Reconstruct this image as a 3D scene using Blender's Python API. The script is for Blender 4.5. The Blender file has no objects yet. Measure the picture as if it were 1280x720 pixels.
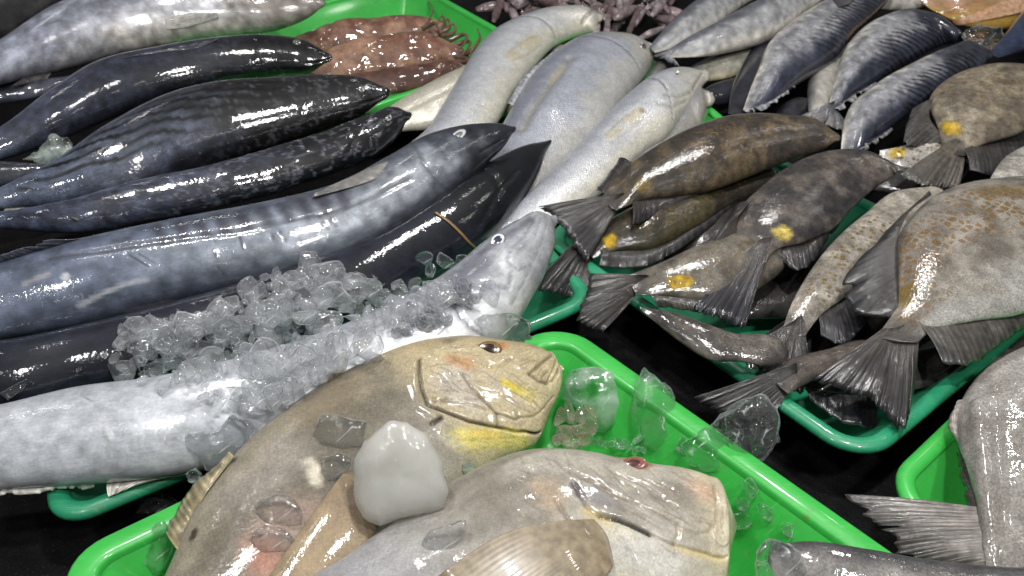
import bpy, bmesh, math, random
import numpy as np
from mathutils import Vector, Matrix, noise as mnoise

random.seed(7); np.random.seed(7)
scn = bpy.context.scene
col = scn.collection

# ------------------------------------------------------------------ camera
PITCH, HFOV, CH = math.radians(37), math.radians(60), 0.80
CAM = np.array([0, 0, CH])
FPX = 640/math.tan(HFOV/2)
FW = np.array([0, math.cos(PITCH), -math.sin(PITCH)])
UP = np.array([0, math.sin(PITCH), math.cos(PITCH)])
RT = np.array([1.0, 0, 0])
cd = bpy.data.cameras.new('camera'); cam = bpy.data.objects.new('camera', cd); col.objects.link(cam)
cam.location = CAM; cam.rotation_euler = (math.pi/2-PITCH, 0, 0)
cd.angle = HFOV; cd.dof.use_dof = True; cd.dof.focus_distance = .86; cd.dof.aperture_fstop = 12; cd.sensor_width = 36; cd.clip_start = .01; cd.clip_end = 100
scn.camera = cam

def ray(px, py):
    return FW + RT*(px-640)/FPX + UP*(360-py)/FPX
def unp(px, py, z):
    d = ray(px, py); return CAM + d*((z-CH)/d[2])
def atdepth(px, py, dep):
    return CAM + ray(px, py)*dep
def proj(p):
    v = p-CAM; d = v@FW
    return np.array([640+FPX*(v@RT)/d, 360-FPX*(v@UP)/d])
def jac(p, dl):
    """first order motion in the picture of a point p moved by dl"""
    v = p-CAM; d = v@FW; x = (v@RT)/d; y = (v@UP)/d
    return FPX/d*np.array([dl@RT-x*(dl@FW), -(dl@UP-y*(dl@FW))])

def lin(c):
    c = np.asarray(c, float)/255.0
    return np.where(c <= .04045, c/12.92, ((c+.055)/1.055)**2.4)
def L4(c):
    a = lin(c); return (float(a[0]), float(a[1]), float(a[2]), 1.0)
def unit(v):
    v = np.asarray(v, float); return v/(np.linalg.norm(v)+1e-12)
def sstep(a, b, x):
    t = np.clip((x-a)/(b-a), 0, 1); return t*t*(3-2*t)
def lerp(a, b, t):
    return a+(b-a)*t

_perm = np.random.RandomState(3).rand(64, 64)
def vnoise(x, y):
    xi = np.floor(x).astype(int); yi = np.floor(y).astype(int); fx = x-xi; fy = y-yi
    fx = fx*fx*(3-2*fx); fy = fy*fy*(3-2*fy)
    P = lambda i, j: _perm[i % 64, j % 64]
    return (P(xi, yi)*(1-fx)+P(xi+1, yi)*fx)*(1-fy)+(P(xi, yi+1)*(1-fx)+P(xi+1, yi+1)*fx)*fy
def fbm(x, y, o=4):
    s = 0; a = .5; t = 0
    for k in range(o):
        s = s+a*vnoise(x*2**k+17.3*k, y*2**k+5.1*k); t += a; a *= .5
    return s/t

# ------------------------------------------------------------------ materials
def newmat(name):
    m = bpy.data.materials.new(name); m.use_nodes = True
    nt = m.node_tree; return m, nt, nt.nodes, nt.links, nt.nodes['Principled BSDF']
def node(N, t, **kw):
    n = N.new(t)
    for k, v in kw.items():
        if k in n.inputs: n.inputs[k].default_value = v
        else: setattr(n, k, v)
    return n
def mix(N, K, f, a, b, bt='MIX'):
    n = N.new('ShaderNodeMix'); n.data_type = 'RGBA'; n.blend_type = bt
    for s, v in ((n.inputs[0], f), (n.inputs[6], a), (n.inputs[7], b)):
        if hasattr(v, 'links'): K.new(v, s)
        else: s.default_value = v
    return n.outputs[2]
def ramp(N, K, fac, stops):
    r = N.new('ShaderNodeValToRGB'); e = r.color_ramp.elements
    while len(e) < len(stops): e.new(.5)
    for el, (p, c) in zip(e, stops):
        el.position = p; el.color = (c, c, c, 1) if not hasattr(c, '__len__') else c
    K.new(fac, r.inputs[0]); return r.outputs[0]

def skin(name, scale=.004, sb=.4, rough=.38, metal=0., coat=.8, crough=.08, mott=(.72, 1.25), nscale=45,
         spot=None, spotsize=.010, nb=.25, speck=0., streak=0., cb=.26, cscale=230, comb=False, cscales=False):
    """wet fish skin: colour attribute, mottling, optional spots, scale bumps and slime bumps"""
    m, nt, N, K, B = newmat(name)
    at = node(N, 'ShaderNodeAttribute', attribute_name='Col')
    uv = node(N, 'ShaderNodeUVMap', uv_map='UV')
    tc = N.new('ShaderNodeTexCoord')
    c = at.outputs['Color']
    if spot:
        vo = node(N, 'ShaderNodeTexVoronoi', Scale=1/spotsize, Randomness=.75); K.new(uv.outputs[0], vo.inputs['Vector'])
        f = ramp(N, K, vo.outputs['Distance'], [(.30, 1.0), (.44, 0.0)])
        if comb:
            vo.feature = 'DISTANCE_TO_EDGE'; vo.inputs['Randomness'].default_value = .6; f = ramp(N, K, vo.outputs['Distance'], [(.09, 0.0), (.20, .85)])
        mu = node(N, 'ShaderNodeMath', operation='MULTIPLY'); K.new(f, mu.inputs[0]); K.new(at.outputs['Alpha'], mu.inputs[1])
        c = mix(N, K, mu.outputs[0], c, L4(spot))
    n1 = node(N, 'ShaderNodeTexNoise', Scale=nscale, Detail=11, Roughness=.74); K.new(tc.outputs['Object'], n1.inputs['Vector'])
    g = ramp(N, K, n1.outputs['Fac'], [(.36, mott[0]), (.64, mott[1])])
    c = mix(N, K, 1.0, c, g, 'MULTIPLY')
    n2 = node(N, 'ShaderNodeTexNoise', Scale=nscale*7, Detail=4, Roughness=.7); K.new(tc.outputs['Object'], n2.inputs['Vector'])
    if speck:
        g2 = ramp(N, K, n2.outputs['Fac'], [(.36, 1-speck), (.62, 1+speck*.5)])
        c = mix(N, K, 1.0, c, g2, 'MULTIPLY')
    if streak:
        ms = node(N, 'ShaderNodeMapping'); ms.inputs['Scale'].default_value = (60, 420, 1); ms.inputs['Rotation'].default_value = (0, 0, .35); K.new(uv.outputs[0], ms.inputs['Vector'])
        ns = node(N, 'ShaderNodeTexNoise', Scale=1, Detail=5, Roughness=.65); K.new(ms.outputs[0], ns.inputs['Vector'])
        c = mix(N, K, 1.0, c, ramp(N, K, ns.outputs['Fac'], [(.32, 1-streak), (.68, 1+streak*.8)]), 'MULTIPLY')
    # scales
    mp = node(N, 'ShaderNodeMapping'); mp.inputs['Rotation'].default_value = (0, 0, math.radians(45)); K.new(uv.outputs[0], mp.inputs['Vector'])
    vs = node(N, 'ShaderNodeTexVoronoi', Scale=1/scale, Randomness=.42); K.new(mp.outputs[0], vs.inputs['Vector'])
    e = ramp(N, K, vs.outputs['Distance'], [(.2, 1.06), (.62, .80)])
    c = mix(N, K, min(1.0, sb*1.2), c, mix(N, K, 1.0, c, e, 'MULTIPLY'))
    K.new(c, B.inputs['Base Color'])
    b1 = node(N, 'ShaderNodeBump', Strength=sb, Distance=.0006); b1.invert = True; K.new(vs.outputs['Distance'], b1.inputs['Height'])
    b2 = node(N, 'ShaderNodeBump', Strength=nb, Distance=.004); K.new(n1.outputs['Fac'], b2.inputs['Height']); K.new(b1.outputs[0], b2.inputs['Normal'])
    K.new(b2.outputs[0], B.inputs['Normal'])
    n3 = node(N, 'ShaderNodeTexNoise', Scale=cscale, Detail=3); K.new(tc.outputs['Object'], n3.inputs['Vector'])
    b3 = node(N, 'ShaderNodeBump', Strength=cb, Distance=.0016); K.new(n3.outputs['Fac'], b3.inputs['Height'])
    if cscales: K.new(b1.outputs[0], b3.inputs['Normal'])
    K.new(b3.outputs[0], B.inputs['Coat Normal'])
    rr = node(N, 'ShaderNodeMapRange'); rr.inputs['To Min'].default_value = rough-.12; rr.inputs['To Max'].default_value = rough+.14
    K.new(n1.outputs['Fac'], rr.inputs[0]); K.new(rr.outputs[0], B.inputs['Roughness'])
    B.inputs['Metallic'].default_value = metal; B.inputs['Specular IOR Level'].default_value = .2
    B.inputs['Coat Weight'].default_value = coat; B.inputs['Coat Roughness'].default_value = crough; B.inputs['Coat IOR'].default_value = 1.55
    return m

M = {}
M['bonito'] = skin('bonito_skin', .0022, .12, .42, .05, 1., .035, (.62, 1.35), 55, nb=.08, speck=.25, streak=.25, cb=.19, cscale=220)
M['silver'] = skin('silver_skin', .0022, .10, .38, .18, .9, .045, (.78, 1.16), 40, nb=.08, speck=.1, streak=.12, cb=.2)
M['croaker'] = skin('croaker_skin', .0042, .95, .34, .25, .9, .06, (.84, 1.10), 50, nb=.08, speck=.1, cb=.22, cscale=260, cscales=True)
M['rabbit'] = skin('rabbitfish_skin', .0018, .22, .46, .0, 1., .04, (.50, 1.5), 70, spot=(104, 80, 30), spotsize=.0085, nb=.14, speck=.4, cb=.30, cscale=260)
M['rabbit_orange'] = skin('spotted_rabbitfish_skin', .0020, .35, .46, .0, 1., .04, (.74, 1.2), 60, spot=(112, 82, 32), spotsize=.0108, nb=.12, speck=.4, comb=True, cb=.3, cscale=260)
M['sweetlip'] = skin('sweetlip_skin', .0034, .5, .5, .0, .5, .08, (.82, 1.15), 45, nb=.1, speck=.2, cb=.16)
M['smooth'] = skin('smooth_wet_skin', .0030, .38, .48, .0, .6, .07, (.80, 1.14), 50, nb=.12, speck=.14, cb=.16)
M['rough_grey'] = skin('rough_grey_skin', .0020, .4, .5, .0, 1., .05, (.78, 1.18), 60, nb=.18, speck=.4, cb=.24, cscale=200)
M['squid'] = skin('squid_skin', .003, .05, .35, .0, 1., .035, (.6, 1.35), 60, nb=.4, speck=.25, cb=.25, cscale=110)

def finmat(name, coat=.8, trans=.0):
    m, nt, N, K, B = newmat(name)
    at = node(N, 'ShaderNodeAttribute', attribute_name='Col'); uv = node(N, 'ShaderNodeUVMap', uv_map='UV')
    tc = N.new('ShaderNodeTexCoord')
    n1 = node(N, 'ShaderNodeTexNoise', Scale=120, Detail=5); K.new(tc.outputs['Object'], n1.inputs['Vector'])
    c = mix(N, K, 1.0, at.outputs['Color'], ramp(N, K, n1.outputs['Fac'], [(.3, .65), (.7, 1.35)]), 'MULTIPLY')
    K.new(c, B.inputs['Base Color'])
    mp = node(N, 'ShaderNodeMapping'); mp.inputs['Scale'].default_value = (900, 60, 1); K.new(uv.outputs[0], mp.inputs['Vector'])
    n2 = node(N, 'ShaderNodeTexNoise', Scale=1, Detail=3); K.new(mp.outputs[0], n2.inputs['Vector'])
    b = node(N, 'ShaderNodeBump', Strength=.5, Distance=.001); K.new(n2.outputs['Fac'], b.inputs['Height']); K.new(b.outputs[0], B.inputs['Normal'])
    b2 = node(N, 'ShaderNodeBump', Strength=.5, Distance=.0015); K.new(n1.outputs['Fac'], b2.inputs['Height']); K.new(b.outputs[0], b2.inputs['Normal']); K.new(b2.outputs[0], B.inputs['Coat Normal'])
    B.inputs['Specular IOR Level'].default_value = .2; B.inputs['Roughness'].default_value = .42; B.inputs['Coat Weight'].default_value = coat; B.inputs['Coat Roughness'].default_value = .09
    if trans:
        B.inputs['Transmission Weight'].default_value = trans; B.inputs['IOR'].default_value = 1.2
    return m
M['fin'] = finmat('fin_membrane')
M['fin_clear'] = finmat('translucent_fin', .8, .35)

def eyemat():
    m, nt, N, K, B = newmat('wet_eye')
    at = node(N, 'ShaderNodeAttribute', attribute_name='Col')
    tc = N.new('ShaderNodeTexCoord'); n = node(N, 'ShaderNodeTexNoise', Scale=260, Detail=3); K.new(tc.outputs['Object'], n.inputs['Vector'])
    K.new(mix(N, K, 1.0, at.outputs['Color'], ramp(N, K, n.outputs['Fac'], [(.3, .8), (.7, 1.15)]), 'MULTIPLY'), B.inputs['Base Color'])
    B.inputs['Roughness'].default_value = .2; B.inputs['Coat Weight'].default_value = 1; B.inputs['Coat Roughness'].default_value = .02
    return m
M['eye'] = eyemat()

def plastic(name, c1, c2, rough=.32):
    m, nt, N, K, B = newmat(name)
    tc = N.new('ShaderNodeTexCoord')
    n1 = node(N, 'ShaderNodeTexNoise', Scale=9, Detail=6, Roughness=.65); K.new(tc.outputs['Object'], n1.inputs['Vector'])
    c = mix(N, K, ramp(N, K, n1.outputs['Fac'], [(.35, 0.), (.7, 1.)]), L4(c1), L4(c2))
    n2 = node(N, 'ShaderNodeTexNoise', Scale=70, Detail=5, Roughness=.7); K.new(tc.outputs['Object'], n2.inputs['Vector'])
    c = mix(N, K, ramp(N, K, n2.outputs['Fac'], [(.60, 0.), (.74, .6)]), c, L4((95, 105, 50)))
    K.new(c, B.inputs['Base Color'])
    sc_ = node(N, 'ShaderNodeMapping'); sc_.inputs['Scale'].default_value = (30, 500, 60); sc_.inputs['Rotation'].default_value = (0, 0, .7); K.new(tc.outputs['Object'], sc_.inputs['Vector'])
    n4 = node(N, 'ShaderNodeTexNoise', Scale=1, Detail=4, Roughness=.7); K.new(sc_.outputs[0], n4.inputs['Vector'])
    c = mix(N, K, ramp(N, K, n4.outputs['Fac'], [(.57, 0.), (.70, .4)]), c, L4((120, 186, 120))); K.new(c, B.inputs['Base Color'])
    rr = node(N, 'ShaderNodeMapRange'); rr.inputs['To Min'].default_value = rough-.1; rr.inputs['To Max'].default_value = rough+.2
    K.new(n2.outputs['Fac'], rr.inputs[0]); K.new(rr.outputs[0], B.inputs['Roughness'])
    n3 = node(N, 'ShaderNodeTexNoise', Scale=160, Detail=4); K.new(tc.outputs['Object'], n3.inputs['Vector'])
    b = node(N, 'ShaderNodeBump', Strength=.18, Distance=.001); K.new(n3.outputs['Fac'], b.inputs['Height']); K.new(b.outputs[0], B.inputs['Normal'])
    B.inputs['Coat Weight'].default_value = .35; B.inputs['Coat Roughness'].default_value = .08
    B.inputs['Subsurface Weight'].default_value = .0
    return m
M['green'] = plastic('bright_green_plastic', (48, 158, 60), (60, 178, 74))
M['teal'] = plastic('dark_green_plastic', (28, 122, 86), (40, 142, 102))

def icemat(name, rough=.03, cloudy=0., tint=(244, 248, 250), clear=.62, body=0., rimw=.55, bmp=.34, crack_glint=.7):
    """melting ice: part straight-through, part refracting, a wet glossy skin by Fresnel, and a milky share"""
    m, nt, N, K, B = newmat(name)
    out = N['Material Output']; N.remove(B)
    tc = N.new('ShaderNodeTexCoord')
    n = node(N, 'ShaderNodeTexNoise', Scale=60, Detail=3, Roughness=.55, Distortion=.6); K.new(tc.outputs['Object'], n.inputs['Vector'])
    vo = node(N, 'ShaderNodeTexVoronoi', Scale=110, feature='F1'); K.new(tc.outputs['Object'], vo.inputs['Vector'])
    b0 = node(N, 'ShaderNodeBump', Strength=.25, Distance=.004); K.new(vo.outputs['Distance'], b0.inputs['Height'])
    b = node(N, 'ShaderNodeBump', Strength=bmp, Distance=.006); K.new(n.outputs['Fac'], b.inputs['Height']); K.new(b0.outputs[0], b.inputs['Normal'])
    rf = node(N, 'ShaderNodeBsdfGlass', IOR=1.31, Roughness=rough); rf.inputs['Color'].default_value = L4(tint); K.new(b.outputs[0], rf.inputs['Normal'])
    tr = N.new('ShaderNodeBsdfTransparent'); tr.inputs['Color'].default_value = L4(tint)
    m1 = N.new('ShaderNodeMixShader'); m1.inputs[0].default_value = clear; K.new(rf.outputs[0], m1.inputs[1]); K.new(tr.outputs[0], m1.inputs[2])
    last = m1
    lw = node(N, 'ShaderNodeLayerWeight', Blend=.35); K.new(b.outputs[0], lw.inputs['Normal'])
    ed = ramp(N, K, lw.outputs['Facing'], [(.45, 0.0), (.95, rimw)])  # white painted in at grazing edges, standing for light refracted there
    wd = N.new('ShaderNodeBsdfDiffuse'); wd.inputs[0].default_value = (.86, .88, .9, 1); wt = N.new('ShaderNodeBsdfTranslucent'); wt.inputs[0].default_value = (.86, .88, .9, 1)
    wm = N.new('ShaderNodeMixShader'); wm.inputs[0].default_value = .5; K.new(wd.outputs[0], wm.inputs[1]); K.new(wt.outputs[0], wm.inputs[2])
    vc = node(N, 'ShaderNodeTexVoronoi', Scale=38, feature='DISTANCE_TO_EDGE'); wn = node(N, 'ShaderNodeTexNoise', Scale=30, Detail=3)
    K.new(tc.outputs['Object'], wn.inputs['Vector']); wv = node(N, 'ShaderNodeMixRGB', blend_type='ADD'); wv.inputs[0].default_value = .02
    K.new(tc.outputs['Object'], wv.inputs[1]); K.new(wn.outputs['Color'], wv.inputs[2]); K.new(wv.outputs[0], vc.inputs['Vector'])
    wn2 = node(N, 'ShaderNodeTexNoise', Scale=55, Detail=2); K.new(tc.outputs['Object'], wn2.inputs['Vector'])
    vl = ramp(N, K, vc.outputs['Distance'], [(.006, 1.0), (.045, 0.0)]); vm = ramp(N, K, wn2.outputs['Fac'], [(.53, 0.0), (.64, crack_glint)])  # white crack lines that also paint in internal refracted highlights
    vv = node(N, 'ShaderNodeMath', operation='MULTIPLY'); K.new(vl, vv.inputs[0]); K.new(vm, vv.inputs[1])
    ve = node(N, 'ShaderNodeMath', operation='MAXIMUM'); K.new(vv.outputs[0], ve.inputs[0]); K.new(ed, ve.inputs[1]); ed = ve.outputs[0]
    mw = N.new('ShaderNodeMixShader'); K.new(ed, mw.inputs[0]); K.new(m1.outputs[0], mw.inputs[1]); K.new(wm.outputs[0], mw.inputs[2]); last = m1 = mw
    if cloudy:
        df = N.new('ShaderNodeBsdfDiffuse'); df.inputs[0].default_value = L4(tint); tl = N.new('ShaderNodeBsdfTranslucent'); tl.inputs[0].default_value = L4(tint)
        md = N.new('ShaderNodeMixShader'); md.inputs[0].default_value = .5; K.new(df.outputs[0], md.inputs[1]); K.new(tl.outputs[0], md.inputs[2])
        n2 = node(N, 'ShaderNodeTexNoise', Scale=24, Detail=4); K.new(tc.outputs['Object'], n2.inputs['Vector'])
        r = ramp(N, K, n2.outputs['Fac'], [(.40, cloudy*body), (.60, cloudy)])
        m2 = N.new('ShaderNodeMixShader'); K.new(r, m2.inputs[0]); K.new(m1.outputs[0], m2.inputs[1]); K.new(md.outputs[0], m2.inputs[2]); last = m2
    gl = node(N, 'ShaderNodeBsdfGlossy', Roughness=.03); K.new(b.outputs[0], gl.inputs['Normal'])
    fr = node(N, 'ShaderNodeFresnel', IOR=1.6); K.new(b.outputs[0], fr.inputs['Normal'])
    ge = N.new('ShaderNodeNewGeometry'); mm = node(N, 'ShaderNodeMath', operation='MULTIPLY_ADD'); mm.inputs[1].default_value = -1.; mm.inputs[2].default_value = 1.; K.new(ge.outputs['Backfacing'], mm.inputs[0])
    mf = node(N, 'ShaderNodeMath', operation='MULTIPLY'); K.new(fr.outputs[0], mf.inputs[0]); K.new(mm.outputs[0], mf.inputs[1])
    m3 = N.new('ShaderNodeMixShader'); K.new(mf.outputs[0], m3.inputs[0]); K.new(last.outputs[0], m3.inputs[1]); K.new(gl.outputs[0], m3.inputs[2])
    K.new(m3.outputs[0], out.inputs['Surface'])
    return m
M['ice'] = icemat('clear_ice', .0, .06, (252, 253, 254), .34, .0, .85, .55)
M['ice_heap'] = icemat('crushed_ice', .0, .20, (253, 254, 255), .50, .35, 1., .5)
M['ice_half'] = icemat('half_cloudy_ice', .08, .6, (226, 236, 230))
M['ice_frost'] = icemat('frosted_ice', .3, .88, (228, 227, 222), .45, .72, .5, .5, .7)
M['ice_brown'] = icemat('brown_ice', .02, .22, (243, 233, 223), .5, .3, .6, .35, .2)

def asphalt():
    m, nt, N, K, B = newmat('wet_asphalt')
    tc = N.new('ShaderNodeTexCoord')
    n1 = node(N, 'ShaderNodeTexNoise', Scale=14, Detail=8, Roughness=.7); K.new(tc.outputs['Object'], n1.inputs['Vector'])
    v = node(N, 'ShaderNodeTexVoronoi', Scale=230, Randomness=1.0); K.new(tc.outputs['Object'], v.inputs['Vector'])
    c = mix(N, K, ramp(N, K, n1.outputs['Fac'], [(.35, 0.), (.7, 1.)]), (.003, .003, .0035, 1), (.010, .010, .011, 1))
    n2 = node(N, 'ShaderNodeTexNoise', Scale=420, Detail=2); K.new(tc.outputs['Object'], n2.inputs['Vector'])
    c = mix(N, K, ramp(N, K, n2.outputs['Fac'], [(.62, 0.), (.74, .5)]), c, (.05, .048, .046, 1))
    K.new(c, B.inputs['Base Color'])
    b = node(N, 'ShaderNodeBump', Strength=.35, Distance=.002); K.new(v.outputs['Distance'], b.inputs['Height']); K.new(b.outputs[0], B.inputs['Normal'])
    B.inputs['Roughness'].default_value = .7; B.inputs['Specular IOR Level'].default_value = .08
    return m
M['asphalt'] = asphalt()

def simple(name, c, rough=.4, coat=.3):
    m, nt, N, K, B = newmat(name)
    tc = N.new('ShaderNodeTexCoord'); n = node(N, 'ShaderNodeTexNoise', Scale=120, Detail=4); K.new(tc.outputs['Object'], n.inputs['Vector'])
    K.new(mix(N, K, 1.0, L4(c), ramp(N, K, n.outputs['Fac'], [(.3, .7), (.7, 1.3)]), 'MULTIPLY'), B.inputs['Base Color'])
    B.inputs['Roughness'].default_value = rough; B.inputs['Coat Weight'].default_value = coat
    return m
M['straw'] = simple('straw', (120, 96, 56))
M['fin_skin'] = simple('tan_fin', (132, 119, 98), .32, .8)
M['net'] = simple('green_twine', (40, 140, 100))

# ------------------------------------------------------------------ mesh helpers
def mkmesh(name, verts, faces, mat, parent=None, loc=(0, 0, 0), colors=None, uvs=None, smooth=True):
    loc = np.array(loc, float)
    base = np.array(parent.location) if parent else loc
    me = bpy.data.meshes.new(name)
    me.from_pydata([tuple(v) for v in (np.asarray(verts)-base)], [], [tuple(int(i) for i in f) for f in faces])
    if colors is not None:
        a = me.color_attributes.new('Col', 'FLOAT_COLOR', 'POINT'); a.data.foreach_set('color', np.asarray(colors, np.float32).ravel())
    if uvs is not None:
        ul = me.uv_layers.new(name='UV'); li = np.empty(len(me.loops), np.int32); me.loops.foreach_get('vertex_index', li)
        ul.data.foreach_set('uv', np.asarray(uvs, np.float32)[li].ravel())
    me.materials.append(mat)
    me.polygons.foreach_set('use_smooth', [smooth]*len(me.polygons))
    o = bpy.data.objects.new(name, me); col.objects.link(o)
    if parent: o.parent = parent
    else: o.location = Vector(loc)
    return o
def tag(o, label=None, cat=None, group=None, kind=None):
    for k, v in (('label', label), ('category', cat), ('group', group), ('kind', kind)):
        if v: o[k] = v
    return o

def hermite(t, P, q):
    """Catmull-Rom through P at knots t, evaluated at q"""
    P = np.asarray(P, float); t = np.asarray(t, float); n = len(t)
    m = np.zeros_like(P)
    m[0] = (P[1]-P[0])/(t[1]-t[0]); m[-1] = (P[-1]-P[-2])/(t[-1]-t[-2])
    for i in range(1, n-1):
        d0 = (P[i]-P[i-1])/(t[i]-t[i-1]); d1 = (P[i+1]-P[i])/(t[i+1]-t[i])
        h0 = t[i]-t[i-1]; h1 = t[i+1]-t[i]; m[i] = (d0*h1+d1*h0)/(h0+h1)
    k = np.clip(np.searchsorted(t, q, side='right')-1, 0, n-2)
    h = (t[k+1]-t[k]); s = (q-t[k])/h
    sh = (lambda a: a.reshape(-1, *([1]*(P.ndim-1))))
    s = sh(s); h = sh(h)
    return (2*s**3-3*s**2+1)*P[k]+(s**3-2*s**2+s)*h*m[k]+(-2*s**3+3*s**2)*P[k+1]+(s**3-s**2)*h*m[k+1]

class Fish:
    pass

def polydist(X, Y, pts):
    d = np.full(X.shape, 1e9)
    pts = np.asarray(pts, float)
    if len(pts) == 1:
        return np.hypot(X-pts[0, 0], Y-pts[0, 1])
    for (x0, y0), (x1, y1) in zip(pts[:-1], pts[1:]):
        dx, dy = x1-x0, y1-y0; L = dx*dx+dy*dy+1e-12
        s = np.clip(((X-x0)*dx+(Y-y0)*dy)/L, 0, 1)
        d = np.minimum(d, np.hypot(X-x0-s*dx, Y-y0-s*dy))
    return d

def fish(name, label, cat, pairs, z, style, mat, k=.5, snout=True, lean=.5, NU=150, NV=72, flip=False, feats=(), lens=.12,
         gill=None, group=None, parent=None, warp=0., seed=0, tailflat=True, tc=None, ext=0.):
    F = Fish(); F.name = name
    pr = np.asarray(pairs, float); first = (pr[0, :2]+pr[0, 2:4])/2
    if ext:                                   # the rest of the fish, beyond the edge of the photo: tapering to its tail
        m0, m1 = first, (pr[1, :2]+pr[1, 2:4])/2; dv0 = unit(m0-m1)*ext; hv0 = (pr[0, :2]-pr[0, 2:4])/2
        pr = np.concatenate([[np.concatenate([m0+dv0*a_+hv0*w_, m0+dv0*a_-hv0*w_]) for a_, w_ in ((1., .16), (.8, .2), (.4, .66))], pr])
    A = pr[:, :2]; Bp = pr[:, 2:4]; mid = (A+Bp)/2
    dv_ = unit(mid[-1]-mid[-2]); hv = (A[-1]-Bp[-1])/2; eL = np.linalg.norm(hv)
    for adv, wd_ in (((.5, .80), (.85, .42)) if snout else ()):
        e_ = mid[-1] if adv == .5 else m_last; c_ = (pr[-1, :2]+pr[-1, 2:4])/2+dv_*eL*adv; m_last = c_
        A = np.concatenate([A, [c_+hv*wd_]]); Bp = np.concatenate([Bp, [c_-hv*wd_]])
    mid = (A+Bp)/2
    tk = np.concatenate([[0], np.cumsum(np.linalg.norm(np.diff(mid, axis=0), axis=1))])
    q = np.linspace(0, 1, NU); q = (1-(1-q)**1.25)*tk[-1]      # denser at the head
    m = hermite(tk, mid, q)
    aa = hermite(tk, A, q); bb = hermite(tk, Bp, q)
    zz = np.interp(q/tk[-1], np.linspace(0, 1, len(z)), z) if hasattr(z, '__len__') else np.full(NU, float(z))
    tan = np.gradient(m, axis=0); tan /= np.linalg.norm(tan, axis=1)[:, None]
    per = (aa-bb)/(np.linalg.norm(aa-bb, axis=1)[:, None]+1e-9)
    E = np.clip(np.linalg.norm(aa-bb, axis=1)/2, .5, None)
    C = np.array([unp(p[0], p[1], w) for p, w in zip(m, zz)])
    T = np.gradient(C, axis=0); T /= np.linalg.norm(T, axis=1)[:, None]
    X = np.concatenate([[0], np.cumsum(np.linalg.norm(np.diff(C, axis=0), axis=1))])
    uu = X/X[-1]; k0 = k; k = k0*((.05+.95*sstep(0, .19, uu)**.75) if tailflat else np.ones(NU))
    i_f = int(np.argmin(np.linalg.norm(m-first, axis=1))) if ext else 0; X0 = X[i_f]
    H = np.zeros(NU); ph0 = np.zeros(NU); hh = np.zeros((NU, 3)); nn = np.zeros((NU, 3))
    n0 = unit(lerp(np.array([0, 0, 1.0]), unit(CAM-C.mean(0)), lean))
    for i in range(NU):
        n = n0-(n0@T[i])*T[i]; n = unit(n)
        S_ = np.cross(n, T[i])
        al_ = np.linalg.solve(np.stack([jac(C[i], T[i]), jac(C[i], S_)], 1), per[i]); h = unit(al_[0]*T[i]+al_[1]*S_)
        hh[i] = h; nn[i] = n
        a = jac(C[i], h)@per[i]; b = jac(C[i], n)@per[i]
        fp = np.linspace(0, 2*math.pi, 181); sn_ = np.sin(fp); ex = a*np.cos(fp)+k[i]*b*sn_*np.abs(sn_)**lens
        H[i] = E[i]/ex.max(); ph0[i] = fp[int(np.argmax(ex))]; ph0[i] -= 2*math.pi*(ph0[i] > math.pi)
    phi = np.linspace(0, 2*math.pi, NV, endpoint=False)
    fine = np.linspace(0, 2*math.pi, 721)
    Lc = np.concatenate([[0], np.cumsum(np.hypot(np.diff(np.cos(fine)), k0*np.diff(np.sin(fine))))])
    Lof = lambda p: np.interp(p, fine, Lc)
    F.__dict__.update(m=m, tan=tan, per=per, E=E, C=C, X=X, H=H, ph0=ph0, hh=hh, nn=nn, k=k, Lof=Lof, NU=NU, T=T, lens=lens)
    F.Lmid = Lof(math.pi/2)
    def surf(i, p):
        sn = math.sin(p)
        return C[i]+hh[i]*H[i]*math.cos(p)+nn[i]*k[i]*H[i]*sn*abs(sn)**lens
    F.surf = surf
    def surf_nrm(i, p):
        i0 = int(min(max(i, 0), NU-1.001)); t = i-i0; g = lambda Z: Z[i0]*(1-t)+Z[i0+1]*t
        sn = math.sin(p); h_, n_, H_, k_ = g(hh), g(nn), g(H), g(k)
        return g(C)+h_*H_*math.cos(p)+n_*k_*H_*sn*abs(sn)**lens, unit(h_*k_*math.cos(p)+n_*sn)
    F.surf_nrm = surf_nrm
    SNg, COg = np.sin(phi)[None], np.cos(phi)[None]
    V0 = C[:, None, :]+hh[:, None, :]*(H[:, None]*COg)[..., None]+nn[:, None, :]*((k*H)[:, None]*SNg*np.abs(SNg)**lens)[..., None]
    N0 = hh[:, None, :]*(k[:, None]*COg)[..., None]+nn[:, None, :]*(SNg+0*H[:, None])[..., None]
    dv = V0-CAM; dd0 = dv@FW
    PG = np.stack([640+FPX*(dv@RT)/dd0, 360-FPX*(dv@UP)/dd0], 2); back = np.sum(N0*dv, axis=2) > 0
    def locate(px, py):
        """the visible point of the flank seen at this pixel, as (station, angle), both fractional"""
        p = np.array([px, py], float); d = np.sum((PG-p)**2, axis=2)+back*1e5
        i, j = np.unravel_index(int(np.argmin(d)), d.shape)
        i1, i2 = max(i-1, 0), min(i+1, NU-1)
        gi = (PG[i2, j]-PG[i1, j])/(i2-i1); gj = (PG[i, (j+1) % NV]-PG[i, j-1])/2
        try: q_ = np.linalg.solve(np.stack([gi, gj], 1), p-PG[i, j])
        except Exception: q_ = np.zeros(2)
        q_ = np.clip(q_, -1, 1)
        return float(np.clip(i+q_[0], 0, NU-1)), float((phi[j]+q_[1]*2*math.pi/NV) % (2*math.pi))
    F.locate = locate
    def loc_xy(px, py):
        i, ph = locate(px, py); ar_ = np.arange(NU); return np.interp(i, ar_, X), np.interp(i, ar_, H)*(Lof(ph)-F.Lmid)
    F.loc_xy = loc_xy
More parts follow.
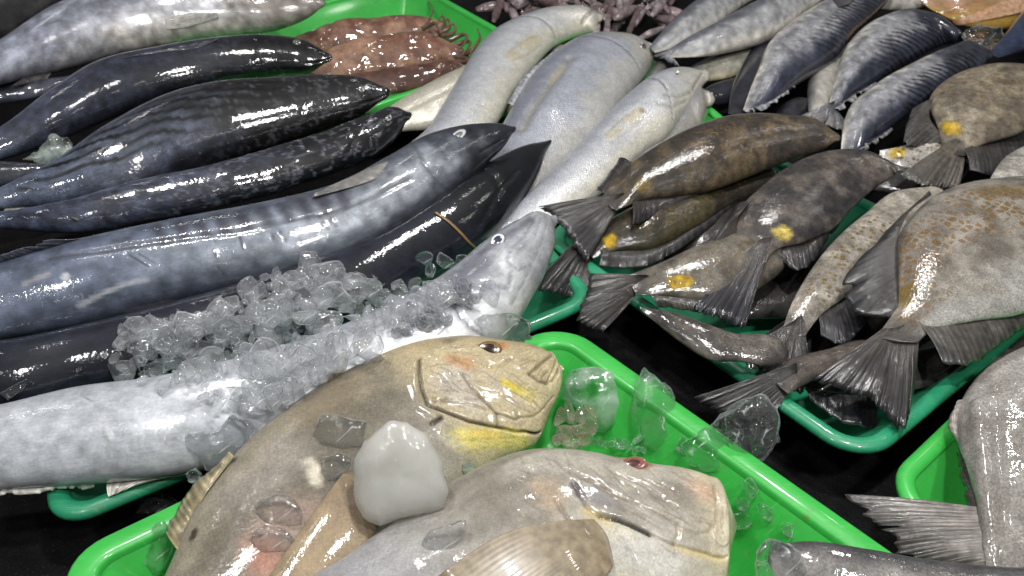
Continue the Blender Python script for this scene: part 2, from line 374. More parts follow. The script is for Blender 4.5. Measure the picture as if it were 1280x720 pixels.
    u = np.clip((X-X0)/(X[-1]-X0), 0, 1)[:, None]+0*phi[None]; PH = phi[None]+0*X[:, None]
    s = np.cos(PH)*(-1 if flip else 1)
    XX = X[:, None]+0*PH; YY = H[:, None]*(Lof(phi)[None]-F.Lmid)
    F.u, F.s, F.XX, F.YY, F.PH = u, s, XX, YY, PH
    rgb, msk = style(F)
    rgb = np.array(rgb, float)+np.zeros(u.shape+(3,)); msk = np.zeros(u.shape)+msk
    if tc is not None: rgb = lerp(rgb, arr(tc), (sstep(.10, .0, u+.04*(fbm(XX*60, YY*90, 3)-.5)))[..., None])
    disp = np.zeros(u.shape)
    if warp:
        disp += warp*(fbm(XX*22+seed, YY*22, 3)-.5)
    if gill:
        ug, gd = gill
        gx = X0+(X[-1]-X0)*(ug-.035*np.cos(PH)**2+.012*np.cos(PH))
        vis = np.clip(np.sin(PH), 0, 1)**.5*(np.abs(np.cos(PH)) < .9)
        d = XX-gx; w = X[-1]*.010
        disp += vis*gd*.45*(-np.exp(-(d/(w*.35))**2)+.7*np.exp(-((d-w*1.6)/(w*1.6))**2))
        rgb *= (1-.45*vis*np.exp(-(d/(w*.3))**2))[..., None]
    for ft in feats:
        kind, pts = ft[0], ft[1]
        pts = [pts] if not hasattr(pts[0], '__len__') else pts
        loc = [locate(*p) for p in pts]
        mpp = np.mean([((C[int(i)]-CAM)@FW)/FPX for i, _ in loc])
        xy = [loc_xy(*p) for p in pts]
        dd = polydist(XX, YY, xy)
        if kind == 'g':                 # groove: width px, depth px, colour, strength
            w = ft[2]*mpp; e = np.exp(-(dd/w)**2)
            disp -= ft[3]*mpp*e
            if len(ft) > 4 and ft[4] is not None:
                st = ft[5] if len(ft) > 5 else 1.
                rgb = lerp(rgb, np.array(ft[4], float), (st*np.exp(-(dd/(w*.9))**2))[..., None])
        elif kind == 'p':               # patch of colour: radius px, colour, strength, softness
            r = ft[2]*mpp; so = ft[5] if len(ft) > 5 else .6
            nz = (fbm(XX*130, YY*130, 3)-.5)*r*.9
            e = ft[4]*(1-sstep(r*(1-so), r*(1+so), dd+nz))
            rgb = lerp(rgb, np.array(ft[3], float), e[..., None]); 
            if len(ft) > 6: msk = msk*(1-e)
        elif kind == 'b':               # bump: radius px, height px
            disp += ft[3]*mpp*np.exp(-(dd/(ft[2]*mpp))**2)
        elif kind == 's':               # step: everything within radius px raised by px with a crisp edge
            r = ft[2]*mpp; disp += ft[3]*mpp*(1-sstep(r*.9, r*1.1, dd))
        elif kind == 'm':               # spot mask: radius px, value
            r = ft[2]*mpp; msk = np.maximum(msk, ft[3]*(1-sstep(r*.6, r*1.3, dd+(fbm(XX*60, YY*60, 2)-.5)*r)))
    # round the snout and the tail stump
    SN = np.sin(PH); CO = np.cos(PH)
    off = hh[:, None, :]*(H[:, None]*CO)[..., None]+nn[:, None, :]*((k*H)[:, None]*SN*np.abs(SN)**lens)[..., None]
    on = off/(np.linalg.norm(off, axis=2)[..., None]+1e-9)
    nrm = hh[:, None, :]*(k[:, None]*CO)[..., None]+nn[:, None, :]*SN[..., None]; nrm /= np.linalg.norm(nrm, axis=2)[..., None]
    F.disp = disp
    V = C[:, None, :]+off+nrm*disp[..., None]
    F.V = V
    tipd = .35*H[-1]*T[-1]
    V2 = np.concatenate([V.reshape(-1, 3), [C[0]-T[0]*H[0]*.3], [C[-1]+tipd]])
    faces = []
    sgn = np.linalg.det(np.stack([T[NU//2], hh[NU//2], nn[NU//2]])) > 0
    for i in range(NU-1):
        for j in range(NV):
            a = i*NV+j; b = i*NV+(j+1) % NV; c = (i+1)*NV+(j+1) % NV; d = (i+1)*NV+j
            faces.append((a, d, c, b) if not sgn else (a, b, c, d))
    n0i = NU*NV
    for j in range(NV):
        a = j; b = (j+1) % NV; faces.append((n0i, a, b) if not sgn else (n0i, b, a))
        a = (NU-1)*NV+j; b = (NU-1)*NV+(j+1) % NV; faces.append((n0i+1, b, a) if not sgn else (n0i+1, a, b))
    lc = np.concatenate([lin(np.clip(rgb, 0, 255)), np.clip(msk, 0, 1)[..., None]], 2).reshape(-1, 4)
    lc = np.concatenate([lc, lc[:1], lc[-1:]])
    uv = np.stack([XX, YY], 2).reshape(-1, 2); uv = np.concatenate([uv, uv[:1], uv[-1:]])
    if parent:
        o = mkmesh(name, V2, faces, mat, parent=parent, colors=lc, uvs=uv)
    else:
        base = C[NU//2].copy(); base[2] = max(0.0, V[..., 2].min())
        o = mkmesh(name, V2, faces, mat, loc=base, colors=lc, uvs=uv)
        tag(o, label, cat, group)
    F.o = o; F.root = parent or o
    if ext and not parent:
        t0, p0, e0 = -tan[0], per[0], max(E[0], 6.)
        fin(F, 'tail_fin', [m[0]+p0*e0, m[0]-p0*e0], [m[0]+t0*e0*4+p0*e0*4.5, m[0]+t0*e0*2.2, m[0]+t0*e0*4-p0*e0*4.5], dz=-.01, rays=10, side='tail', c0=(80,80,84), c1=(60,60,64))
    return F

def resample(pts, n):
    pts = np.asarray(pts, float)
    t = np.concatenate([[0], np.cumsum(np.linalg.norm(np.diff(pts, axis=0), axis=1))]); q = np.linspace(0, t[-1], n)
    if len(pts) > 2: return hermite(t, pts, q)
    return np.stack([np.interp(q, t, pts[:, i]) for i in range(pts.shape[1])], 1)

def fin(F, name, root, tip, dz=-.01, rays=16, c0=(60, 56, 54), c1=(40, 40, 44), jag=.12, amp=.0002, side=None, bulge=.003,
        mat='fin', rows=12, light=.18, seed=1, spots=0, thick=.0007, inset=None):
    inset = inset if inset is not None else (.32 if side == 'tail' else .12)
    rs = np.random.RandomState(seed+int(abs(tip[0][0])))
    if side == 'tail': rays = int(rays*1.5); amp = amp*.4; light = light*.45
    n = rays*6+1
    R = resample(root, n); Tp = resample(tip, n)
    # depth of each root point: the edge of the body there
    P0 = []; P1 = []
    for a, b in zip(R, Tp):
        if side == 'tail': s = F.C[0]
        elif side == 'head': s = F.C[-1]
        else:
            dm = np.linalg.norm(F.m-a, axis=1)+np.abs(np.sum((a-F.m)*F.tan, axis=1))*2; i = int(np.argmin(dm)); d = (a-F.m[i])@F.per[i]
            s = F.surf(i, F.ph0[i]+(0 if d > 0 else math.pi))
        r3 = atdepth(a[0], a[1], (s-CAM)@FW)
        P0.append(r3)
    zs = np.array([p[2] for p in P0]); ker = np.ones(9)/9
    zs = np.convolve(np.pad(zs, 4, mode='edge'), ker, 'valid')
    dzz = np.interp(np.linspace(0, 1, n), np.linspace(0, 1, len(dz)), dz) if hasattr(dz, '__len__') else np.full(n, dz)
    P0 = np.array([unp(a[0], a[1], w) for a, w in zip(R, zs)])
    P1 = np.array([unp(b[0], b[1], max(w+e, .004)) for b, w, e in zip(Tp, zs, dzz)])
    jr = 1-jag*.55*rs.rand(rays+1)
    jv = np.interp(np.linspace(0, rays, n), np.arange(rays+1), jr)
    jv = jv-jag*.5*(fbm(np.linspace(0, rays*.8, n)+seed*5, np.full(n, .5), 3)-.5)
    for k_ in range(max(1, int(jag*12))):       # torn notches
        x = rs.randint(3, n-3); wd = rs.randint(1, 4); jv[max(0, x-wd):x+wd] -= jag*rs.rand()*1.2
    nor = np.cross(P1.mean(0)-P0.mean(0), P0[-1]-P0[0]); nor = unit(nor); nor = nor*(1 if nor@(CAM-P0[0]) > 0 else -1)
    ts = np.linspace(-inset, 1, rows)
    V = []; Cc = []; U = []
    gx = np.linspace(0, rays, n); wv = np.cumsum(.55+.9*rs.rand(rays+1)); wv = (wv-wv[0])/(wv[-1]-wv[0])*rays
    ang = 2*math.pi*np.interp(gx, np.arange(rays+1), wv)
    rv = np.interp(np.linspace(0, rays, n), np.arange(rays+1), rs.rand(rays+1))
    length = np.linalg.norm(P1.mean(0)-P0.mean(0)); width = np.linalg.norm(P1[-1]-P1[0])
    for t in ts:
        tt = t*jv if t > 0 else np.full(n, t)
        p = P0+(P1-P0)*tt[:, None]
        w = max(t, 0)
        p = p+nor*(amp*np.cos(ang)*(.25+w)+bulge*math.sin(math.pi*min(max(w, 0), 1))+(rv-.5)*.003*w)[:, None]
        V.append(p)
        f = (.5+.5*np.cos(ang))
        c = lerp(np.array(c0, float), np.array(c1, float), np.full(n, w)[:, None])
        c = c*(1+light*(f-.5)*2*(.4+.6*w))[:, None]
        c = c*(1+.28*(fbm(np.linspace(0, rays*.5, n)+seed*3.3, np.full(n, w*3.0), 3)-.5)*2)[:, None]
        if spots:
            c = c*(1-spots*(fbm(np.linspace(0, rays*1.2, n)+seed, np.full(n, w*7.0)+seed, 1) > .62))[:, None]
        Cc.append(c); U.append(np.stack([np.linspace(0, width, n), np.full(n, w*length)], 1))
    V = np.array(V).reshape(-1, 3); Cc = np.clip(np.array(Cc).reshape(-1, 3), 0, 255); U = np.array(U).reshape(-1, 2)
    fc = [(i*n+j, i*n+j+1, (i+1)*n+j+1, (i+1)*n+j) for i in range(rows-1) for j in range(n-1)]
    o = mkmesh(name, V, fc, M[mat], parent=F.root, colors=np.concatenate([lin(Cc), np.ones((len(Cc), 1))], 1), uvs=U)
    so = o.modifiers.new('thickness', 'SOLIDIFY'); so.thickness = thick; so.offset = 0
    return o

def layfin(F, name, root, tip, lift=(.001, .006), rays=12, c0=(120, 112, 100), c1=(90, 86, 80), amp=.0004, mat='fin', rows=14, seed=1, jag=.08, light=.3, thick=.0007, rise=0., bow=(0, 0), leaf=0.):
    """a fin lying against the visible flank: root and tip lines on the body's own surface"""
    rs = np.random.RandomState(seed); n = rays*6+1
    R = resample(root, n); Tp = resample(tip, n)
    ang = np.linspace(0, rays*2*math.pi, n)
    jr = np.interp(np.linspace(0, rays, n), np.arange(rays+1), 1-jag*rs.rand(rays+1))
    V = []; Cc = []; U = []; Rm, Tm = R.mean(0), Tp.mean(0)
    for t in np.linspace(-.06, 1, rows):
        for j in range(n):
            w = max(t, 0); p = R[j]+(Tp[j]-R[j])*(t*jr[j] if t > 0 else t)+np.array(bow)*math.sin(math.pi*w)*(1-j/(n-1))
            if leaf: cl = Rm+(Tm-Rm)*t; p = cl+(p-cl)*(1+leaf*math.sin(math.pi*min(1, w)**.8))
            i, ph = F.locate(p[0], p[1])
            s, nr = F.surf_nrm(i, ph)
            s = atdepth(p[0], p[1], (s-CAM)@FW)
            h = lerp(lift[0], lift[1], w)+rise*math.sin(math.pi*w)
            if t < 0: h = -.002
            h += amp*math.cos(ang[j])*(.3+w)
            V.append(s+nr*h)
            c = lerp(np.array(c0, float), np.array(c1, float), w)*(1+light*math.cos(ang[j])*(.4+.6*w)); Cc.append(c)
            U.append((j/n*.03, w*.05))
    Cc = np.clip(np.array(Cc), 0, 255)
    fc = [(i*n+j, i*n+j+1, (i+1)*n+j+1, (i+1)*n+j) for i in range(rows-1) for j in range(n-1)]
    o = mkmesh(name, V, fc, M[mat], parent=F.root, colors=np.concatenate([lin(Cc), np.ones((len(Cc), 1))], 1), uvs=U)
    so = o.modifiers.new('thickness', 'SOLIDIFY'); so.thickness = thick; so.offset = 0
    return o

def eye(F, px, py, rx, ry=None, iris=(190, 190, 185), pupil=(20, 22, 28), ring=(70, 70, 72), pr=.5, dome=.35, sink=.0, ang=0.):
    ry = ry or rx
    i, ph = F.locate(px, py)
    s, nr = F.surf_nrm(i, ph); i = int(i); nr = unit(nr+.9*unit(CAM-s))
    s = atdepth(px, py, (s-CAM)@FW)
    mpp = ((s-CAM)@FW)/FPX
    t = unit(F.T[i]-nr*(F.T[i]@nr)); b = np.cross(nr, t)
    # true-size axes so the eye has the photo's width and height on the tilted surface
    st = np.linalg.norm(jac(s, t))*mpp; sb_ = np.linalg.norm(jac(s, b))*mpp
    ax = rx*mpp/max(st, .5); ay = ry*mpp/max(sb_, .5)
    def domeo(name, r0, colf, h0, parent, lift):
        NR, NS = 10, 32; V = []; Cc = []
        for a in range(NR+1):
            r = a/NR
            for k_ in range(NS):
                th = 2*math.pi*k_/NS
                z = h0*math.sqrt(max(0, 1-r*r*.98))*min(ax, ay)+lift
                V.append(s+t*ax*r0*r*math.cos(th)+b*ay*r0*r*math.sin(th)+nr*(z-sink*mpp)); Cc.append(colf(r, th))
        fc = [(a*NS+k_, a*NS+(k_+1) % NS, (a+1)*NS+(k_+1) % NS, (a+1)*NS+k_) for a in range(NR) for k_ in range(NS)]
        V = np.array(V)
        for k_ in range(NS): V[NR*NS+k_] -= nr*ax*.5
        return mkmesh(name, V, fc, M['eye'], parent=parent, colors=np.concatenate([lin(np.clip(Cc, 0, 255)), np.ones((len(Cc), 1))], 1))
    e = domeo('eye', 1.0, lambda r, th: lerp(np.array(iris, float), np.array(ring, float), sstep(.72, .92, r)), dome, F.root, 0.)
    p = domeo('pupil', pr, lambda r, th: np.array(pupil, float)*(1+.5*(r > .85)), dome*.55, F.root, dome*.55*min(ax, ay))
    bpy.context.view_layer.update()
    p.parent = e
    return e

# ------------------------------------------------------------------ skin patterns (all in the fish's own coordinates)
def wrinkles(poly, n, ang, L, w, d, colr, st, seed):
    """short shallow skin creases scattered over a region of the flank"""
    rs = np.random.RandomState(seed); P = np.array(poly, float); lo, hi = P.min(0), P.max(0); out = []
    while len(out) < n:
        p = lo+(hi-lo)*rs.rand(2)
        if not inside(p[0], p[1], poly): continue
        a = ang+(rs.rand()-.5)*.7; l = L*(.5+rs.rand()); c = (rs.rand()-.5)*.5; dx, dy = math.cos(a)*l/2, math.sin(a)*l/2
        out.append(('g', [(p[0]-dx, p[1]-dy), (p[0]-dy*c, p[1]+dx*c), (p[0]+dx, p[1]+dy)], w*(.7+.6*rs.rand()), d*(.5+rs.rand()), colr, st))
    return out
def inside(x, y, P):
    r = False; j = len(P)-1
    for i in range(len(P)):
        if (P[i][1] > y) != (P[j][1] > y) and x < (P[j][0]-P[i][0])*(y-P[i][1])/(P[j][1]-P[i][1])+P[i][0]: r = not r
        j = i
    return r
def arr(c): return np.array(c, float)
def sty_bonito(back, side, belly, tailc=None, headc=None, stripes=0., sp=.012, up=.1, mot=.5, headu=.8, seed=0, lo=-.15, hi=.75, ang=.5, marble=0., mcol=(120, 124, 134), mu=.5, su=(.08, .2, .68, .8)):
    def f(F):
        u, s, X, Y = F.u, F.s, F.XX, F.YY
        n = fbm(X*26+seed, Y*40+seed, 4); n2 = fbm(X*70+seed, Y*70, 4)
        t = sstep(up-.35, up+.35, s+(n-.5)*.5)
        c = lerp(arr(side), arr(back), t[..., None])
        c = lerp(c, arr(belly), sstep(.45, .95, -s+(n-.5)*.4)[..., None])
        if tailc is not None: c = lerp(c, arr(tailc), (sstep(.62, .15, u+(n-.5)*.3)*.85)[..., None])
        if headc is not None: c = lerp(c, arr(headc), (sstep(headu-.14, headu+.06, u+(n-.5)*.25))[..., None])
        c = c*(1+mot*(n2-.5)*1.6)[..., None]
        if marble:
            r_ = 1-np.abs(fbm(X*55+seed+7, Y*75+seed, 4)-.5)*2; c = lerp(c, arr(mcol), (marble*sstep(.86, .99, r_)*sstep(mu-.15, mu+.1, u)*(.3+.7*n))[..., None])
        if stripes:
            ph = (X*ang+Y*(1 if not F.flipv else -1)+.010*(fbm(X*18, Y*30, 3)-.5)*2)/sp*2*math.pi
            w = sstep(.15, .75, np.sin(ph))*sstep(lo-.15, lo+.12, s)*(1-sstep(hi, hi+.2, s))*sstep(su[0], su[1], u+(n-.5)*.2)*(1-sstep(su[2], su[3], u))*(.55+.9*fbm(X*45+seed, Y*45, 3))
            c = c*(1-stripes*w)[..., None]
        return c, 0.
    return f
_fish = fish
def fish(*a, **k):
    fl = k.get('flip', False); Fish.flipv = fl
    return _fish(*a, **k)
Fish.flipv = False

def sty_croaker(seed=0, back=(164, 167, 176), side=(204, 205, 208), belly=(216, 212, 198)):
    def f(F):
        u, s, X, Y = F.u, F.s, F.XX, F.YY; n = fbm(X*25+seed, Y*25, 4)
        c = lerp(arr(side), arr(back), sstep(.0, .9, s+(n-.5)*.6)[..., None])
        c = lerp(c, arr(belly), sstep(.1, .75, -s+(n-.5)*.6)[..., None])
        c = lerp(c, arr((196, 190, 172)), (sstep(.80, .95, u+(n-.5)*.15)*.6)[..., None])
        return c, 0.
    return f
def sty_rabbit(a, b, seed=0, mask=0., mu=(.2, .9), ms=(-.2, 1.), pale=None):
    def f(F):
        u, s, X, Y = F.u, F.s, F.XX, F.YY; n = fbm(X*38+seed, Y*38+seed, 5); n2 = fbm(X*15+seed, Y*15, 3)
        c = lerp(arr(a), arr(b), sstep(.35, .65, n)[..., None])
        if pale: c = lerp(c, arr(pale), (sstep(.15, .8, -s+(n2-.5)*1.2)*.8)[..., None])
        m = mask*sstep(mu[0], mu[0]+.15, u)*(1-sstep(mu[1]-.1, mu[1], u))*sstep(ms[0]-.2, ms[0]+.2, s+(n2-.5)*.6)*(1-sstep(ms[1]-.1, ms[1]+.2, s))
        return c, m
    return f
def sty_flat(a, b, seed=0, sc=25, belly=None):
    def f(F):
        n = fbm(F.XX*sc+seed, F.YY*sc+seed, 5)
        c = lerp(arr(a), arr(b), sstep(.3, .7, n)[..., None])
        if belly: c = lerp(c, arr(belly), sstep(.1, .8, -F.s+(n-.5)*.7)[..., None])
        return c, 0.
    return f

#@@SCENE
# ------------------------------------------------------------------ ground
def ground():
    n = 60; xs = np.linspace(-3.5, 3.5, n); ys = np.linspace(-.5, 6, n)
    V = [(x, y, .004*(mnoise.noise((x*6, y*6, 0)))-.004) for y in ys for x in xs]
    fc = [(j*n+i, j*n+i+1, (j+1)*n+i+1, (j+1)*n+i) for j in range(n-1) for i in range(n-1)]
    tag(mkmesh('ground', V, fc, M['asphalt']), kind='structure')
ground()

# ------------------------------------------------------------------ trays
def tray(label, C, A1, A2, L1, L2, zt, mat, R=.05, rim='round', rw=.02):
    c = unp(*C, zt)[:2]; d1 = unit(unp(*A1, zt)[:2]-c); d2r = unit(unp(*A2, zt)[:2]-c)
    an = math.acos(np.clip(d1@d2r, -1, 1)); sg = np.sign(d1[0]*d2r[1]-d1[1]*d2r[0])
    rot = lambda v, a: np.array([v[0]*math.cos(a)-v[1]*math.sin(a), v[0]*math.sin(a)+v[1]*math.cos(a)])
    d2 = rot(d1, min(max(an, 1.45), 1.69)*sg)
    if L1 is None: L1 = np.linalg.norm(unp(*A1, zt)[:2]-c)
    if L2 is None: L2 = np.linalg.norm(unp(*A2, zt)[:2]-c)
    ctr = c+d1*L1/2+d2*L2/2
    def loop(ins, z, n=9):
        a, b = L1/2-ins, L2/2-ins; r = max(R-ins, .012); P = []
        for (sx, sy, t0) in ((1, 1, 0), (-1, 1, 90), (-1, -1, 180), (1, -1, 270)):
            for k in range(n):
                t = math.radians(t0+90*k/(n-1)); x = sx*(a-r)+r*math.cos(t); y = sy*(b-r)+r*math.sin(t)
                q = ctr+d1*x+d2*y; P.append((q[0], q[1], z))
        return P
    def sweep(name, prof, parent, cap=False):
        Ls = [loop(i, z) for i, z in prof]; n = len(Ls[0]); V = [p for l in Ls for p in l]
        fc = [(i*n+j, i*n+(j+1) % n, (i+1)*n+(j+1) % n, (i+1)*n+j) for i in range(len(Ls)-1) for j in range(n)]
        if cap: fc.append(tuple(range((len(Ls)-1)*n, len(Ls)*n)))
        if sg < 0: fc = [f[::-1] for f in fc]
        return mkmesh(name, V, fc, mat, parent=parent, loc=(ctr[0], ctr[1], 0))
    w = rw
    body = [(w*.5+.055, .004), (w*.45+.030, zt*.5), (w*.45, zt-.010), (w*.45+.002, zt-.0045), (w*.8, zt-.0045), (w+.001, zt-.010), (w+.024, zt*.5), (w+.046, .016), (w+.054, .010), (w+.066, .008)]
    o = sweep('fish_tray', body, None, True)
    tag(o, label, 'tray')
    if rim == 'flat':
        pr = [(w*.40, zt-.020), (.0015, zt-.020), (0, zt-.018), (0, zt-.004), (.001, zt-.0015), (.0035, zt), (w-.006, zt), (w-.0025, zt-.001), (w, zt-.004), (w+.0005, zt-.012)]
    else:
        h = w*.5
        pr = [(h+h*math.cos(t)*-1, zt-h*.7+h*.7*math.sin(t)) for t in np.linspace(math.radians(-70), math.radians(250), 15)]
    sweep('rim', pr, o)
    return o
tray('bright green tray in front holding the two big tan fish', (703, 400), (1046, 640), (60, 702), .56, None, .12, M['green'], .05, 'flat', .026)
tray('dark green tray under the long striped silver mackerel', (752, 372), (60, 662), (660, 250), None, .36, .085, M['teal'], .045, 'round', .022)
tray('dark green tray under the brown spotted rabbitfish', (1082, 580), (908, 458), (1205, 478), .56, .47, .085, M['teal'], .055, 'round', .021)
tray('bright green tray at the lower right under the big rough grey fish', (1098, 604), (1195, 512), (1165, 655), .5, .5, .10, M['green'], .05, 'round', .020)
tray('bright green tray at the back holding the brown squid', (674, 62), (562, 0), (469, 134), .55, .62, .10, M['green'], .03, 'flat', .016)
tray('green tray under the silvery white croakers', (925, 160), (781, 43), (640, 300), .50, .50, .07, M['green'], .03, 'round', .018)

# ------------------------------------------------------------------ long silver and dark fish on the left
NB = dict(NU=200, NV=80, ext=90)
T_ = 'bonito'
A = fish('bonito', 'pale grey bonito lying belly up at the top left', 'fish',
    [(-60,85,-55,120),(0,48,10,104),(60,8,75,90),(120,-15,140,72),(200,-32,215,57),(280,-30,290,46),(340,-22,350,37),(380,-10,388,21),(400,-2,402,10)],
    (.15,.17), sty_bonito((128,130,140), (176,176,180), (190,184,176), tailc=(134,138,152), headc=(128,122,116), up=-.1, mot=.45, seed=3), M['silver'], k=.62, lens=0, **NB)
layfin(A, 'pectoral_fin', [(207,24),(208,36)], [(272,16),(274,22)], c0=(176,172,166), c1=(150,148,144), rays=6, lift=(.0006,.002), jag=.03, light=.08, leaf=.6, amp=.0003)
fin(A, 'ventral_fin', [(62,94),(20,104)], [(88,54),(80,62)], dz=.03, c0=(90,88,88), c1=(120,112,104), rays=6)
Bf = fish('bonito', 'slate blue bonito with a black head, second from the top left', 'fish',
    [(-60,190,-55,215),(0,158,14,197),(60,112,80,174),(120,76,150,144),(200,57,215,120),(280,45,290,104),(340,43,348,97),(385,51,387,91),(410,66,409,78)],
    (.12,.14), sty_bonito((40,43,54), (28,31,40), (24,26,32), tailc=(62,67,82), headc=(12,12,15), marble=.35, mu=.6, up=.1, mot=.55, headu=.78, seed=8), M['bonito'], k=.6, lens=0, gill=(.80,.002), feats=[('g',[(411,73),(398,78),(384,79)],1.3,1.4,(8,8,8),.9)], **NB)
eye(Bf, 371, 53, 6, 4, iris=(96,100,84), pupil=(14,14,14), ring=(30,30,30))
layfin(Bf, 'dorsal_fin', [(250,60),(200,66)], [(275,49),(150,74)], c0=(40,42,50), c1=(70,70,74), rays=8, lift=(.0005,.002))
Cf = fish('bonito', 'dark bonito with wavy stripes along its tail, third from the top left', 'fish',
    [(-60,262,-58,280),(0,234,6,262),(70,198,92,257),(130,156,168,249),(200,119,228,227),(270,101,290,202),(340,96,352,180),(410,93,418,157),(455,97,458,141),(480,108,478,126)],
    (.12,.15), sty_bonito((46,49,58), (70,75,88), (22,24,30), tailc=(84,92,110), headc=(24,23,24), marble=.75, mu=.6, stripes=.88, sp=.019, mot=.4, headu=.62, seed=5, lo=-.35, hi=.62, ang=-.22), M['bonito'], k=.6, lens=0, gill=(.80,.002), feats=[('g',[(480,119),(466,126),(450,130)],1.4,1.6,(10,10,10),.9),('g',[(300,108),(260,116),(215,134)],2,1.6,(30,30,34),.7)], **NB)
eye(Cf, 452, 112, 5.5, 4.5, iris=(120,118,110), pupil=(16,16,16), ring=(40,40,40))
fin(Cf, 'finlets', [(150,250),(90,256),(10,261)], [(146,256),(86,263),(4,266)], dz=-.002, rays=7, c0=(120,118,110), c1=(140,136,126), jag=.75)
fin(Cf, 'anal_fin', [(192,240),(140,252)], [(150,232),(120,246)], dz=.012, c0=(110,104,94), c1=(130,124,112), rays=6, jag=.1)
Df = fish('bonito', 'dark mottled bonito with a pale blotched snout beside the long striped mackerel', 'fish',
    [(-60,270,-60,290),(0,264,4,287),(80,251,90,292),(168,226,182,278),(262,206,280,258),(340,184,358,237),(410,162,425,214),(460,143,473,193),(495,134,502,167),(510,140,509,152)],
    (.11,.13), sty_bonito((52,54,64), (34,36,44), (28,30,36), tailc=(62,68,86), headc=(20,20,24), marble=.9, mu=.35, mcol=(128,130,142), mot=.75, headu=.7, seed=11), M['bonito'], k=.6, lens=0, gill=(.82,.002), warp=.004, feats=[('g',[(509,149),(496,156),(484,162)],1.4,1.6,(10,10,10),.9)], **NB)
eye(Df, 486, 148, 5, 4, iris=(110,110,106), pupil=(16,16,16), ring=(40,40,42))
fin(Df, 'dorsal_fin', [(190,272),(110,280)], [(82,268),(90,272)], dz=.02, c0=(84,84,72), c1=(96,94,84), rays=7, jag=.1)
Ef = fish('striped_mackerel', 'long steel grey mackerel with dark bars and scratched flank running across the left', 'fish',
    [(-80,352,-62,438),(0,328,12,424),(80,303,95,410),(160,284,180,389),(240,268,262,370),(336,250,360,352),(420,228,450,318),(480,197,522,278),(540,167,586,228),(590,156,615,199),(625,155,634,179),(641,158,642,166)],
    (.13,.17), sty_bonito((78,82,92), (142,147,154), (66,70,78), tailc=(84,92,110), headc=(36,39,46), up=.35, mot=.4, headu=.86, seed=2), M['silver'], k=.62, lens=0, NU=300, NV=100, ext=220,  # dark belly tone puts shade into the lower edge of the flank
    feats=[('g',[(60,322),(120,314),(200,302),(300,290),(340,280),(400,268),(470,245),(515,222)],3,1.5,(70,72,76),.7)]
      + [('p',[(x,y+2),(x+9,y+19)],6.5,(50,50,60),.72,.8) for x,y in ((196,281),(222,278),(248,274),(274,269),(300,264),(326,259),(352,254),(376,248),(400,242),(424,235))]
      + [('g',p,1.1,.8,(60,62,68),.8) for p in ([(338,290),(345,304)],[(350,288),(358,302)],[(268,300),(270,330),(282,346)],[(300,296),(303,312)],[(160,318),(185,332)],[(172,316),(196,329)],[(398,268),(410,286)],[(406,262),(420,282)])]
      + [('p',[(100,382),(130,366),(160,354),(182,350)],3.2,(168,170,174),.8,.5),('p',[(82,346)],5,(176,176,180),.9,.4),('p',[(30,355),(60,342)],3,(160,150,150),.6,.6),
         ('g',[(516,180),(530,205),(548,228),(560,240)],3,1.6,(60,62,70),.5),('g',[(600,190),(622,178),(641,166)],1.6,1.5,(22,22,24),.9)])
eye(Ef, 573, 169, 12.5, 6.5, iris=(188,190,186), pupil=(96,100,104), ring=(52,54,58), pr=.6, dome=.2)
layfin(Ef, 'pectoral_fin', [(484,203),(470,224)], [(392,246),(390,250)], c0=(120,118,114), c1=(80,78,76), rays=8, lift=(.001,.004), jag=.02, leaf=.25, amp=.0003, light=.15)
fin(Ef, 'anal_fin', [(252,372),(165,392)], [(178,408),(150,418)], dz=(.0,.0), c0=(110,106,96), c1=(140,136,126), rays=9, jag=.06)
fin(Ef, 'finlets', [(150,392),(80,412),(0,425)], [(146,399),(74,419),(-6,431)], dz=-.002, rays=8, c0=(110,110,112), c1=(130,130,130), jag=.75)
fin(Ef, 'dorsal_fin', [(118,294),(0,330)], [(60,300),(-10,322)], dz=.015, c0=(86,88,96), c1=(70,72,82), rays=12, jag=.15)
Ff = fish('dark_mackerel', 'blue black mackerel with a pointed snout under the long striped mackerel', 'fish',
    [(-60,425,-50,502),(0,424,10,512),(100,405,115,488),(200,380,225,475),(300,352,335,450),(400,316,445,405),(470,278,528,352),(550,232,606,304),(612,201,653,252),(656,182,675,215),(686,175,687,184)],
    (.10,.12), sty_bonito((26,29,40), (18,21,30), (34,38,48), headc=(9,11,16), mot=.5, headu=.75, seed=21), M['bonito'], k=.6, lens=0, gill=(.80,.003), NU=210, NV=80, ext=150,
    feats=[('g',[(600,284),(612,262),(626,238),(648,214)],2,2,(70,72,78),.4)])
